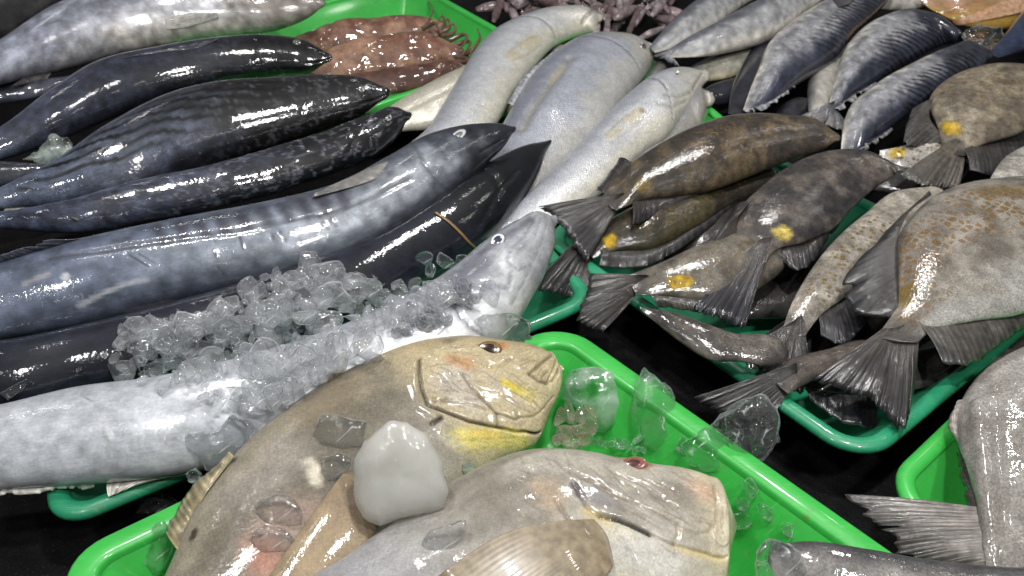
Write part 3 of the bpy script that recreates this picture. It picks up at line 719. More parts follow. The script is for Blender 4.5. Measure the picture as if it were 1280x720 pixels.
Gf = fish('silver_mackerel', 'silver mackerel with a white pointed head and round eye behind the tan fish', 'fish',
    [(-60,516,-50,622),(0,505,10,612),(100,481,125,604),(200,468,240,590),(300,445,345,560),(400,415,450,520),(480,383,535,478),(558,338,622,436),(608,298,664,376),(646,275,684,338),(672,266,694,302),(689,270,694,284)],
    (.10,.15), sty_bonito((146,149,156), (194,196,198), (204,203,199), tailc=(180,184,190), headc=(158,160,164), up=.45, mot=.22, headu=.9, seed=31), M['silver'], k=.6, lens=0, NU=290, NV=100, ext=220,
    feats=[('g',[(572,344),(590,355),(612,358),(636,360),(640,345)],2.5,2.5,(110,112,120),.6),('g',[(670,268),(655,295),(640,310),(634,326)],1.6,1.6,(110,112,118),.7),
      ('g',[(676,272),(668,296),(650,312)],1.4,1.2,(120,122,128),.6),('g',[(634,326),(648,338),(664,330)],1.6,1.2,(120,120,126),.6),('g',[(684,280),(674,310),(656,350),(640,380)],1.5,1.2,(130,130,136),.6),
      ('g',[(480,403),(520,392),(560,380),(600,388)],3,2.5,(96,98,106),.6),('p',[(500,420),(540,400)],10,(130,130,140),.6,.8),('p',[(604,330),(586,345),(570,360)],20,(98,100,110),.8,.9),('p',[(600,318),(640,290),(664,274)],6,(104,106,114),.8,.8),('g',[(560,372),(575,395),(590,410),(604,420)],2.2,2,(96,98,106),.7),('p',[(640,300)],14,(140,142,150),.5,.9),
      ('g',[(100,492),(122,508)],1.1,.8,(110,110,120),.7),('g',[(134,530),(138,550),(124,568)],1.4,-.8,(220,220,224),.6),('g',[(265,535),(268,524),(280,515)],1.2,1,(120,120,128),.7)]
      + [('g',[(238+i*9,512-i*4),(258+i*9,498-i*4),(262+i*9,486-i*4)],1.3,.9,(150,150,158),.6) for i in range(6)])
eye(Gf, 622, 301, 11.5, 9, iris=(206,208,210), pupil=(52,62,78), ring=(80,84,92), pr=.62, dome=.3)
fin(Gf, 'anal_fin', [(238,592),(134,604)], [(170,606),(136,622)], dz=-.004, c0=(196,192,184), c1=(206,202,190), rays=12, jag=.1, light=.15)
fin(Gf, 'finlets', [(120,605),(-5,612)], [(118,611),(-5,622)], dz=-.002, c0=(200,198,190), c1=(210,208,196), rays=9, jag=.5, light=.1)
fish('dark_mackerel', 'sliver of a dark mackerel tail between the two uppermost left bonitos', 'fish',
    [(-60,122,-55,150),(0,103,4,130),(40,100,46,122),(75,96,78,108),(92,94,93,98)], .105, sty_flat((70,72,84),(44,46,56),5), M['bonito'], k=.5, NU=60, NV=40)
fish('dark_mackerel', 'dark striped mackerel back wedged by ice at the left edge', 'fish',
    [(-60,215,-58,245),(-10,202,-6,236),(30,203,34,224),(60,206,62,214)], .105, sty_flat((66,66,78),(36,38,46),7), M['bonito'], k=.5, NU=60, NV=40)
fish('dark_mackerel', 'dark grey fish cut off by the top left corner behind the pale bonito', 'fish',
    [(-80,60,-60,100),(-20,10,0,55),(30,-15,48,25),(80,-40,92,-8)], .12, sty_flat((66,64,66),(40,40,42),9), M['rough_grey'], k=.5, NU=60, NV=40)
def band():
    V = []; n = 26; pts = resample([(544,266),(560,277),(575,291),(588,305),(598,313)], n)
    W = []
    for p in pts:
        i, ph = Ff.locate(*p); s, nr = Ff.surf_nrm(i, ph); W.append((s, nr, Ff.T[int(i)]))
    for s, nr, t in W:
        for a in range(8):
            th = 2*math.pi*a/8; V.append(s+nr*(.0012+.0011*math.sin(th))+t*.0024*math.cos(th))
    fc = [(i*8+a, i*8+(a+1) % 8, (i+1)*8+(a+1) % 8, (i+1)*8+a) for i in range(n-1) for a in range(8)]
    fc += [tuple(range(8)), tuple(range((n-1)*8, n*8))]
    tag(mkmesh('straw', V, fc, M['straw'], loc=W[n//2][0]), 'thin brown straw strip lying across the dark pointed mackerel', 'straw')
band()

# ------------------------------------------------------------------ croakers
CK = dict(k=.5, lens=.0, NU=170, NV=80)
c1 = fish('croaker', 'white croaker with its lips at the top beside the squid tray', 'fish',
    [(480,205,512,232),(505,185,545,212),(535,160,592,188),(552,134,624,150),(572,100,642,116),(594,63,664,88),(624,35,692,58),(662,17,712,48),(702,8,733,42),(736,10,746,37),(748,17,749,28)],
    (.09,.11), sty_croaker(1), M['croaker'], gill=(.80,.0022), feats=[('g',[(728,30),(738,16),(741,12)],1.6,2,(120,112,100),.6),('p',[(668,48),(656,57)],8,(206,190,146),.5,.9),('p',[(646,64),(636,70)],4.5,(208,192,144),.6,.8),('g',[(672,44),(650,54),(634,66)],1.6,1.2,(160,150,120),.5),('g',[(676,56),(660,68),(640,76)],1.4,1.0,(170,160,130),.5)], **CK)
c2 = fish('croaker', 'grey backed croaker with a folded flank in the middle of the croakers', 'fish',
    [(580,232,630,275),(604,195,668,245),(622,165,705,215),(640,133,746,180),(662,98,775,134),(692,68,795,108),(725,49,809,90),(762,43,816,77),(795,46,817,67),(811,53,816,61)],
    (.09,.115), sty_croaker(4, (136,140,152), (172,176,186), (196,194,190)), M['croaker'], gill=(.82,.002),
    feats=[('g',[(712,72),(698,92),(680,115),(664,136),(652,160)],5,5,(150,142,116),.5),('p',[(704,82),(690,100)],5,(206,192,150),.4,1.),('b',[(735,70),(712,100),(690,135)],14,3)], **CK)
eye(c2, 803, 58, 6, 4.5, iris=(90,86,80), pupil=(20,20,20), ring=(120,112,104))
c3 = fish('croaker', 'white croaker with a wrinkled head at the right of the croakers', 'fish',
    [(610,290,640,315),(640,262,672,292),(670,233,718,268),(706,198,757,238),(746,156,802,192),(786,115,834,172),(816,93,852,150),(855,85,872,120),(877,88,882,104)],
    (.09,.115), sty_croaker(9), M['croaker'], gill=(.76,.003),
    feats=[('g',[(866,112),(874,98),(878,90)],1.6,2,(130,124,112),.6),('g',[(830,118),(848,122),(864,116)],2,2,(150,146,134),.5),('g',[(822,128),(842,134),(858,126)],1.8,2,(150,146,134),.5),('p',[(798,140),(786,151)],6.5,(204,188,144),.5,.9),('p',[(776,160),(760,172)],3.5,(206,190,144),.6,.8),('g',[(800,132),(775,150),(756,168)],1.4,1.2,(164,150,116),.5),('g',[(806,146),(785,164),(764,178)],1.3,1.0,(170,158,128),.45),('p',[(803,138)],4,(120,92,76),.6,.6)], **CK)
eye(c3, 846, 93, 6, 4, iris=(150,146,136), pupil=(60,58,56), ring=(150,146,138), dome=.15)
c4 = fish('croaker', 'pale croaker half hidden under the others at the edge of the squid tray', 'fish',
    [(465,148,474,166),(500,124,512,164),(530,106,550,162),(570,86,600,152),(610,70,640,140)], (.075,.08), sty_croaker(14, (178,174,158),(196,192,178),(206,202,186)), M['croaker'], k=.45, lens=0, NU=90, NV=60,
    feats=[('g',[(505,140),(540,122),(575,104)],3,2,(140,136,120),.5)])
fin(c2, 'dorsal_fin', [(700,64),(664,96),(640,132)], [(694,61),(656,94),(633,131)], dz=-.006, rays=14, c0=(150,150,156), c1=(130,130,138), jag=.3)
fin(c3, 'anal_fin', [(742,238),(770,212),(790,198)], [(748,243),(777,219),(797,202)], dz=-.008, rays=10, c0=(180,176,164), c1=(160,156,146), jag=.3)
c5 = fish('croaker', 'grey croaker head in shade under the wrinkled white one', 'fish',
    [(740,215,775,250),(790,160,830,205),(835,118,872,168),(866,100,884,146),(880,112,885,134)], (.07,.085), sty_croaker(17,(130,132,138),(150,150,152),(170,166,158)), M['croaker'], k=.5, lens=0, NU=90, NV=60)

for pp, lb in (([(600,240,625,262),(640,170,668,200),(668,100,690,130),(690,60,708,85)], 'darkened filler croaker added deep in the gap left of the grey backed one'),
               ([(680,250,705,272),(735,195,762,215),(790,130,812,160),(812,85,835,110)], 'darkened filler croaker added deep in the gap right of the grey backed one')):
    fish('croaker', lb, 'fish', pp, .06, sty_croaker(23,(120,122,128),(140,140,142),(160,156,146)), M['croaker'], k=.5, lens=0, NU=60, NV=40)  # filler croakers added, with shade put into their darker colours

# ------------------------------------------------------------------ squid
sq = lambda se: sty_flat((150,116,96),(108,76,62),se,40)
S0 = fish('squid', 'brown squid lying uppermost at the back of the green tray', 'squid', [(360,50,380,78),(420,26,432,64),(470,22,480,58),(520,20,530,54),(548,26,552,48)], .07, sq(1), M['squid'], k=.4, NU=90, NV=50, warp=.012)
S1 = fish('squid', 'shiny reddish brown squid in the middle of the green tray', 'squid', [(370,78,385,105),(430,52,446,98),(480,44,500,90),(535,42,552,82),(572,58,580,80)], .085, sq(5), M['squid'], k=.42, NU=100, NV=50, warp=.012)
S2 = fish('squid', 'dark brown squid nearest in the green tray next to the pale croaker', 'squid', [(400,104,412,126),(440,92,452,122),(490,86,500,116),(540,78,548,102),(572,74,578,88)], .085, sty_flat((104,74,62),(78,52,44),9,35), M['squid'], k=.42, NU=100, NV=50, warp=.006)
def tube(name, pts3, r0, r1, mat, parent, c, seed=0, ns=8):
    pts = resample(pts3, 20); V = []; Cc = []
    T = np.gradient(pts, axis=0)
    for i, p in enumerate(pts):
        t = unit(T[i]); a = unit(np.cross(t, (0.3, .2, 1))); b = np.cross(t, a); r = lerp(r0, r1, i/19)
        for k_ in range(ns):
            th = 2*math.pi*k_/ns; V.append(p+(a*math.cos(th)+b*math.sin(th))*r); Cc.append(c)
    fc = [(i*ns+k_, i*ns+(k_+1) % ns, (i+1)*ns+(k_+1) % ns, (i+1)*ns+k_) for i in range(19) for k_ in range(ns)]+[tuple(range(ns))[::-1], tuple(range(19*ns, 20*ns))]
    return mkmesh(name, V, fc, mat, parent=parent.o, colors=np.concatenate([lin(np.array(Cc, float)), np.zeros((len(Cc), 1))], 1), uvs=np.array([(v[0], v[1]) for v in V]))
for F_, arms in ((S0, ([(526,-6),(538,6),(540,18),(532,30)],[(545,40),(556,30),(553,20),(549,24)],[(550,42),(562,34),(560,24),(555,27)],[(552,46),(568,40),(568,30),(562,32)])),
                 (S1, ([(560,52),(576,44),(582,52),(574,62)],[(560,60),(582,52),(584,62),(576,70)],[(565,64),(586,66),(598,52),(597,36)],[(566,70),(584,74),(580,82),(570,80)],[(528,36),(540,30),(548,36)])),
                 (S2, ([(570,78),(584,76),(590,70),(586,64)],[(570,82),(582,86),(590,82)],[(568,84),(578,92),(588,92)]))):
    for a in arms:
        zb = F_.C[-1][2]; pts = [unp(x, y, zb+(.012 if i else 0)*min(i, 2)) for i, (x, y) in enumerate(a)]
        tube('tentacle', pts, .006, .0015, M['squid'], F_, (104,78,68))
rs = np.random.RandomState(4)
for i in range(66):
    x = 612+rs.rand()*235; y = -16+rs.rand()*58
    y = min(y, 10+ (x-620)*.35)
    if x > 690: y = min(y, 44)
    a = rs.rand()*math.pi*.9+.1; L = 26+rs.rand()*24; w = 10+rs.rand()*6
    dx, dy = math.cos(a)*L/2, -math.sin(a)*L/2*.7
    px, py = -dy/(L/2)*w*.5, dx/(L/2)*w*.5
    cc = [(150,134,134),(128,110,112),(170,158,158),(112,92,90)][i % 4]
    f = fish('small_squid', 'small glossy pinkish squid in the jumbled heap behind the croakers', 'squid',
        [(x-dx-px*.4,y-dy-py*.4,x-dx+px*.4,y-dy+py*.4),(x-dx*.4-px,y-dy*.4-py,x-dx*.4+px,y-dy*.4+py),(x+dx*.4-px,y+dy*.4-py,x+dx*.4+px,y+dy*.4+py),(x+dx-px*.5,y+dy-py*.5,x+dx+px*.5,y+dy+py*.5)],
        .05+.05*rs.rand(), sty_flat(cc, np.array(cc)*.7, i, 60), M['squid'], k=.7, lens=0, NU=26, NV=20, warp=.006, group='small squid heaped at the back')
    for k_ in range(2):
        e = f.C[-1]; d = f.T[-1]; o_ = f.hh[-1]*(k_-1)*.006
        tube('tentacle', [e+o_*.4, e+d*.010+o_, e+d*.016+o_*1.5+np.array([0, 0, .003]), e+d*.018+o_*2], .0034, .001, M['squid'], f, cc, ns=6)

# ------------------------------------------------------------------ bonitos at the top right
SB = dict(NU=150, NV=70, lens=0)
def sil(se): return sty_bonito((96,98,106),(160,160,162),(196,192,184), up=.3, mot=.35, seed=se)
b16 = fish('bonito', 'silver bonito at the back with its tail by the croakers', 'fish', [(812,58,819,66),(835,30,856,56),(862,6,892,36),(902,-18,932,5),(950,-42,982,-22)], .12, sil(41), M['silver'], k=.55, **SB)
b17 = fish('bonito', 'silver bonito with a hooked tail fin lying on a darker one', 'fish', [(834,63,839,72),(860,46,873,71),(895,28,917,63),(940,4,967,48),(985,-14,1012,14),(1030,-38,1050,-22)], .125, sil(44), M['silver'], k=.55, **SB)
fin(b17, 'tail_fin', [(838,63),(841,72)], [(815,70),(850,84)], dz=-.012, rays=8, c0=(120,120,122), c1=(96,98,102), side='tail', jag=.35)
fish('bonito', 'yellowish white bonito belly in the gap under the silver ones', 'fish', [(838,106,842,112),(862,84,872,104),(900,66,912,98),(945,56,955,84),(985,40,995,70)], .075, sty_bonito((80,82,88),(150,148,136),(206,198,168), up=.5, mot=.3, seed=47), M['silver'], k=.5, **SB)
fish('bonito', 'dark upright bonito tail between the silver and striped bonitos', 'fish', [(910,142,926,144),(914,112,948,126),(930,76,964,92),(950,48,988,62),(975,25,1000,40)], .085, sty_flat((48,48,56),(30,30,36),3,30), M['bonito'], k=.5, **SB)
fish('bonito', 'black bonito shape low in the gap left of the striped bonitos', 'fish', [(868,120,872,130),(885,108,894,132),(915,98,925,128),(945,90,950,115)], .055, sty_flat((34,36,44),(22,24,30),6,30), M['bonito'], k=.5, **SB)
st = lambda se, **k_: sty_bonito((46,50,64),(142,142,146),(196,190,180), up=.42, mot=.45, su=(.32,.5,.86,.95), stripes=.75, sp=.017, lo=.05, hi=1.2, ang=.9, seed=se, headc=(48,50,60), headu=.82)
K_ = fish('bonito', 'striped bonito with a broad white belly, leftmost of the three striped bonitos', 'fish',
    [(929,137,937,141),(943,94,968,127),(957,58,1005,99),(987,30,1045,73),(1022,7,1070,42),(1056,-10,1098,14),(1092,-28,1120,-12)], (.10,.13), st(51), M['bonito'], k=.55, flip=True, **SB)
layfin(K_, 'pectoral_fin', [(1040,-2),(1048,10)], [(1078,-12),(1060,8)], c0=(60,58,60), c1=(90,86,84), rays=7)
L_ = fish('bonito', 'striped bonito with torn skin on its back, middle of the three striped bonitos', 'fish',
    [(1036,132,1043,138),(1043,95,1064,123),(1057,58,1106,95),(1096,25,1152,68),(1140,14,1180,55),(1179,23,1196,51),(1196,35,1200,45)], (.10,.13), st(55), M['bonito'], k=.55, flip=True, gill=(.82,.002),
    feats=[('p',[(1098,40),(1125,34),(1155,34)],4,(150,150,150),.7,.8)], **SB)
fin(L_, 'tail_fin', [(1034,130),(1046,138)], [(990,150),(1066,168)], dz=(-.03,-.01), rays=10, c0=(70,70,74), c1=(96,94,94), side='tail', jag=.25)
M_ = fish('bonito', 'striped bonito nearest the rabbitfish, rightmost of the three striped bonitos', 'fish',
    [(1051,188,1066,192),(1055,146,1084,182),(1086,112,1127,149),(1136,82,1177,109),(1186,59,1208,91),(1215,53,1231,83),(1234,61,1236,75)], (.10,.12), st(59), M['bonito'], k=.55, flip=True, gill=(.86,.002), **SB)
for F_, rt, tp in ((K_, [(938,137),(960,128),(990,108)], [(945,142),(966,133),(995,112)]), (L_, [(1044,136),(1064,122),(1092,103)], [(1050,140),(1070,127),(1096,107)]), (M_, [(1068,190),(1086,180),(1112,160)], [(1074,194),(1091,184),(1117,164)])):
    fin(F_, 'finlets', rt, tp, dz=-.004, rays=8, c0=(120,120,124), c1=(150,150,150), jag=.7, light=.2)
fish('bonito', 'pale bonito belly squeezed between two striped bonitos', 'fish', [(1012,150,1024,152),(1008,112,1038,135),(1016,85,1058,105),(1040,62,1075,80)], .075, sty_bonito((120,118,116),(176,172,164),(206,200,188), up=.5, mot=.25, seed=61), M['silver'], k=.5, **SB)
fish('bonito', 'small black bonito back showing under the striped bonitos', 'fish', [(955,162,962,170),(975,132,986,158),(1002,122,1014,150),(1022,128,1028,145)], .06, sty_flat((52,52,58),(30,30,34),8,30), M['bonito'], k=.5, **SB)
fish('bonito', 'dark blue fish cut off at the right edge by the green netting', 'fish', [(1238,66,1248,72),(1256,42,1277,64),(1276,16,1304,46),(1305,-8,1335,22)], .10, sty_flat((52,62,90),(34,40,58),5,25), M['bonito'], k=.5, **SB)
or_ = fish('orange_fish', 'pinkish orange fish with a ribbed flank cut off at the top right corner', 'fish', [(1148,-4,1164,12),(1188,-14,1206,32),(1236,-24,1258,36),(1292,-34,1306,18),(1340,-40,1345,-10)], .08,
    sty_flat((186,146,118),(160,128,96),2,30,belly=(160,130,56)), M['smooth'], k=.35, lens=0, NU=110, NV=60, feats=[('g',[(1185,18),(1215,4),(1250,-10)],2,3,(150,90,40),.6)]+[('g',[(1205+i*9,26),(1222+i*9,8)],1.2,1,(190,130,80),.5) for i in range(9)])
layfin(or_, 'pectoral_fin', [(1196,26),(1200,31)], [(1290,-12),(1292,14)], c0=(176,134,104), c1=(190,156,126), rays=14, lift=(.001,.006), light=.2)
fish('pale_fish', 'whitish fish scrap with broken skin behind the striped bonitos', 'fish', [(1092,-6,1098,10),(1118,-14,1128,14),(1150,-20,1158,10),(1180,-30,1186,-5)], .07, sty_flat((190,186,176),(150,146,140),4,60), M['smooth'], k=.5, lens=0, NU=50, NV=40, warp=.015)

# ------------------------------------------------------------------ rabbitfish
RB = dict(NU=170, NV=84, lens=.12, tc=(58,54,52))
DK = dict(c0=(55,51,48), c1=(34,33,35))
R1 = fish('rabbitfish', 'brown rabbitfish lying on top beside the croakers, its tail over the silver mackerel', 'fish',
    [(752,246,770,263),(776,214,801,251),(816,183,843,245),(866,157,891,237),(916,143,940,219),(976,143,992,199),(1026,152,1032,185),(1045,166,1046,177)], (.13,.15),
    sty_rabbit((86,74,56),(52,46,40),1,.55,(.3,.85),(-.5,.6)), M['rabbit'], k=.42, lean=.35,
    feats=[('p',[(801,231)],10,(112,92,30),.8,.5)], **RB)
fin(R1, 'tail_fin', [(754,245),(771,263)], [(672,258),(690,272),(708,296),(731,331)], dz=(.0,-.03), side='tail', rays=18, c0=(55,51,48), c1=(35,34,36))
fin(R1, 'anal_fin', [(790,251),(842,244),(905,230)], [(791,284),(842,262),(912,232)], dz=-.012, rays=14, **DK)
fin(R1, 'dorsal_fin', [(756,243),(788,202)], [(744,238),(774,198)], dz=-.005, rays=10, **DK)
R2 = fish('rabbitfish', 'dark olive rabbitfish with a yellow spot wedged under the brown one', 'fish',
    [(722,298,742,323),(745,284,766,315),(786,260,817,309),(836,238,868,284),(892,220,918,252),(945,205,965,228)], (.095,.10),
    sty_rabbit((66,60,40),(42,38,30),3,.4,(.1,.9),(-.5,.8)), M['rabbit'], k=.4, lean=.35, feats=[('p',[(763,301)],10,(182,146,16),.97,.4)], **RB)
fin(R2, 'tail_fin', [(720,300),(741,324)], [(652,368),(680,366),(706,372),(734,388)], dz=(-.012,-.02), side='tail', rays=18, c0=(58,55,54), c1=(46,44,46), spots=.35)
fin(R2, 'anal_fin', [(752,313),(820,308),(876,275),(922,246)], [(748,334),(800,335),(880,290),(926,252)], dz=-.01, rays=20, c0=(60,58,55), c1=(43,42,43))
R3 = fish('rabbitfish', 'grey rabbitfish with a bright yellow tail spot near the black gap', 'fish',
    [(788,343,795,368),(828,327,842,371),(860,311,882,376),(902,293,922,372),(955,278,962,352)], (.115,.10),
    sty_rabbit((104,98,88),(78,73,66),5,.5,(.05,.9),(-.6,.6)), M['rabbit'], k=.38, lean=.4, feats=[('p',[(843,353),(856,352)],9,(182,146,16),.97,.4)], **RB)
fin(R3, 'tail_fin', [(790,343),(796,368)], [(737,342),(730,368),(722,404),(752,416)], dz=(.0,-.015), side='tail', rays=16, c0=(55,51,48), c1=(39,38,38))
fin(R3, 'anal_fin', [(812,368),(905,373)], [(822,384),(912,396)], dz=-.012, rays=14, c0=(66,62,58), c1=(56,54,51))
R4 = fish('rabbitfish', 'dark brown rabbitfish with a pale yellow spot in the middle of the pile', 'fish',
    [(930,322,957,327),(920,296,970,312),(922,267,1002,303),(946,237,1038,287),(986,207,1062,263),(1036,189,1092,236),(1086,190,1118,219),(1119,205,1125,214)], (.12,.15),
    sty_rabbit((88,81,75),(52,49,49),7,.25,(.5,.9),(-.3,.9)), M['rabbit'], k=.36, lean=.4, feats=[('p',[(978,291)],11,(190,168,80),.95,.35)], **RB)
fin(R4, 'tail_fin', [(930,319),(957,323)], [(863,388),(888,396),(905,402),(930,414)], dz=(-.03,-.03), side='tail', rays=20, c0=(58,54,52), c1=(34,34,40))
fin(R4, 'dorsal_fin', [(936,252),(916,284),(929,316)], [(918,258),(884,326),(922,322)], dz=-.012, rays=14, **DK)
fin(R4, 'anal_fin', [(969,311),(1004,298),(1038,276),(1066,250)], [(978,328),(998,340),(1040,294),(1072,252)], dz=-.012, rays=18, jag=.2, **DK)
R5 = fish('rabbitfish', 'pale rabbitfish peppered with orange dots squeezed beside the largest one', 'fish',
    [(978,412,1006,420),(987,385,1024,396),(1009,344,1064,366),(1041,302,1098,332),(1081,267,1134,297),(1121,239,1164,263),(1157,234,1177,250)], (.10,.125),
    sty_rabbit((156,150,138),(122,116,106),9,.9,(.05,.75),(-.7,.6)), M['rabbit'], k=.36, lean=.4, **RB)
fin(R5, 'tail_fin', [(976,410),(1007,418)], [(917,444),(950,464),(984,484),(1000,494),(1012,474)], dz=(-.02,-.02), side='tail', rays=20, c0=(63,59,56), c1=(40,39,40), spots=.3)
fin(R5, 'anal_fin', [(1022,392),(1046,378),(1066,362)], [(1026,420),(1050,433),(1088,402)], dz=-.006, rays=12, c0=(55,52,51), c1=(39,39,43))
R6 = fish('rabbitfish', 'largest rabbitfish with a honeycomb of orange spots at the right edge', 'fish',
    [(1096,420,1147,428),(1118,385,1167,412),(1116,340,1217,400),(1118,300,1267,392),(1141,262,1312,370),(1182,235,1352,330),(1237,225,1372,280),(1302,225,1392,250),(1352,235,1382,246)], (.13,.16),
    sty_rabbit((142,136,126),(104,98,90),11,0,(.2,.95),(-.2,1.2), pale=(164,163,158)), M['rabbit_orange'], k=.30, lean=.5, NU=240, NV=130, lens=.12, tc=(70,66,62),
    feats=[('m',[(1135,345),(1165,300),(1215,272),(1270,262),(1300,262)],34,1.),('m',[(1200,250),(1290,240)],20,.9),('m',[(1130,400),(1160,380),(1180,360)],13,.6),('p',[(1132,372)],14,(120,92,36),.7,.7),('p',[(1128,340),(1150,300),(1190,262)],20,(118,110,104),.5,.8),('p',[(1230,240),(1280,238)],14,(122,104,70),.6,.8),('p',[(1130,372),(1140,362)],11,(96,80,34),.8,.5)])
fin(R6, 'tail_fin', [(1085,424),(1148,431)], [(1013,477),(1050,490),(1090,503),(1112,528),(1128,538),(1140,500)], dz=(-.03,-.03), side='tail', rays=26, c0=(63,59,55), c1=(38,36,38), spots=.3, inset=.25)
fin(R6, 'dorsal_fin', [(1122,384),(1116,340),(1118,300),(1132,270),(1164,243)], [(1112,399),(1064,388),(1052,362),(1094,304),(1160,240)], dz=(-.01,-.02,-.015,.0), rays=22, jag=.16, c0=(52,50,48), c1=(34,33,35))
fin(R6, 'anal_fin', [(1152,408),(1218,400),(1262,392),(1302,376)], [(1180,455),(1206,460),(1256,428),(1308,392)], dz=(-.01,-.02,-.01), rays=20, jag=.14, c0=(73,69,64), c1=(59,56,55))
R7 = fish('rabbitfish', 'grey brown rabbitfish with a yellow spot lying nearest the striped bonitos', 'fish',
    [(1178,186,1205,195),(1172,160,1224,182),(1160,128,1272,166),(1185,98,1312,142),(1236,82,1342,122),(1292,82,1352,106)], (.11,.14),
    sty_rabbit((132,122,104),(100,91,80),13,.6,(.25,.95),(-.4,1.)), M['rabbit'], k=.34, lean=.45, feats=[('p',[(1190,160)],12,(182,146,16),.97,.4)], **RB)
fin(R7, 'tail_fin', [(1176,184),(1206,195)], [(1122,220),(1152,233),(1178,236),(1198,236)], dz=(-.02,-.02), side='tail', rays=18, c0=(85,80,71), c1=(68,64,60))
fin(R7, 'dorsal_fin', [(1164,124),(1158,148),(1182,177)], [(1140,136),(1130,180),(1172,186)], dz=-.01, rays=14, c0=(72,68,64), c1=(56,54,54))
fin(R7, 'anal_fin', [(1206,189),(1236,180),(1284,164)], [(1212,214),(1246,222),(1290,190)], dz=-.012, rays=16, c0=(63,59,56), c1=(43,42,43))
R9 = fish('rabbitfish', 'white flank with yellow dots under the tail of the topmost rabbitfish', 'fish', [(1100,188,1104,206),(1130,182,1136,214),(1162,176,1170,216),(1196,180,1200,205)], .09,
    sty_rabbit((176,174,168),(150,146,140),15,.9,(0,1),(-1,1)), M['rabbit'], k=.35, lean=.4, NU=60, NV=50, feats=[('p',[(1122,190)],8,(182,146,16),.97,.4)])
R10 = fish('rabbitfish', 'light grey rabbitfish flank at the right edge above the largest one', 'fish', [(1236,226,1256,236),(1252,200,1292,228),(1284,180,1330,212),(1330,160,1370,190)], .11,
    sty_rabbit((160,156,150),(128,124,118),17,.3,(0,1),(-1,1)), M['rabbit'], k=.35, lean=.4, NU=60, NV=50)
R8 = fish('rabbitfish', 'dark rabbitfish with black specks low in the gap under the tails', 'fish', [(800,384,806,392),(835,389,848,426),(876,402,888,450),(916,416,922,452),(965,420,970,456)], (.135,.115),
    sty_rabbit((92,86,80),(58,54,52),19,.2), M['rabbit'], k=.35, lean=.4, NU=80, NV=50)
R11 = fish('rabbitfish', 'rabbitfish tail hanging over the tray rim behind the clear ice lump', 'fish', [(962,464,985,492),(990,448,1008,480),(1035,436,1045,466),(1075,425,1080,450)], (.10,.09),
    sty_rabbit((84,76,70),(60,56,54),21,0.), M['rabbit'], k=.45, lean=.4, NU=60, NV=50)
fin(R11, 'tail_fin', [(964,464),(985,492)], [(862,498),(884,512),(905,522),(945,545)], dz=(-.012,-.03), side='tail', rays=16, c0=(48,46,44), c1=(33,31,33))
R12 = fish('rabbitfish', 'dark rabbitfish whose ribbed fin rests inside the tray under the broad tail', 'fish', [(1005,478,1010,488),(1040,462,1048,492),(1085,448,1095,494),(1130,440,1140,488),(1180,430,1190,470)], .07,
    sty_rabbit((62,58,56),(44,42,42),23,0.), M['rabbit'], k=.35, lean=.4, NU=60, NV=50)
fin(R12, 'anal_fin', [(1006,486),(1048,492),(1096,494)], [(1012,500),(1052,528),(1096,538)], dz=(-.004,-.008), rays=12, c0=(43,43,44), c1=(30,31,34))
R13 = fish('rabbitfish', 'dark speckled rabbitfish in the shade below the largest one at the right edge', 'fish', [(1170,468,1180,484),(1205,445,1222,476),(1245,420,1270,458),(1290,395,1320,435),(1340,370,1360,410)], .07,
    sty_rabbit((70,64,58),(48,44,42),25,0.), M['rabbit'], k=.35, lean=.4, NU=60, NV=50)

# ------------------------------------------------------------------ rough grey fish, lower right
GR = fish('grey_fish', 'big rough grey fish draped over the rim of the lower right tray', 'fish',
    [(1232,735,1278,760),(1231,700,1285,712),(1227,655,1312,676),(1213,600,1345,622),(1196,545,1365,560),(1204,495,1365,480),(1240,458,1355,430),(1292,432,1332,412)], (.12,.14),
    sty_flat((150,146,140),(126,121,115),3,30), M['rough_grey'], k=.34, lens=.1, NU=220, NV=130, warp=.005,
    feats=wrinkles([(1205,500),(1280,450),(1280,700),(1235,700),(1225,600)],26,1.4,20,1.6,.8,(110,106,100),.4,5)+[('b',[(1222,505),(1226,560),(1230,620),(1238,680)],11,7),('g',[(1246,500),(1248,570),(1254,650)],5,2.5,None)])
fin(GR, 'dorsal_fin', [(1206,500),(1198,535),(1206,575)], [(1196,505),(1185,534),(1206,556)], dz=(.0,-.01), rays=8, c0=(130,124,118), c1=(112,106,102), light=.15, jag=.06)
fin(GR, 'spiny_fin', [(1204,560),(1214,605),(1226,655)], [(1196,562),(1200,605),(1214,652)], dz=-.015, rays=14, c0=(60,56,54), c1=(50,48,46), jag=.45)
fin(GR, 'tail_fin', [(1222,634),(1236,716)], [(1054,619),(1058,636),(1084,662),(1112,688),(1146,710),(1200,728)], dz=(-.015,-.035), rays=21, c0=(116,110,104), c1=(56,53,51), jag=.34, amp=.0004, light=.14, rows=18, seed=4)
Q = fish('grey_fish', 'dark backed grey fish tail at the bottom edge touching the front tray', 'fish',
    [(962,682,968,720),(1000,676,1006,748),(1085,685,1088,795),(1152,697,1155,805),(1252,707,1255,810),(1330,712,1332,800)], (.165,.16),
    sty_bonito((66,65,66),(128,124,120),(150,146,140), up=.6, mot=.3, seed=77), M['rough_grey'], k=.4, lens=0, NU=130, NV=70)

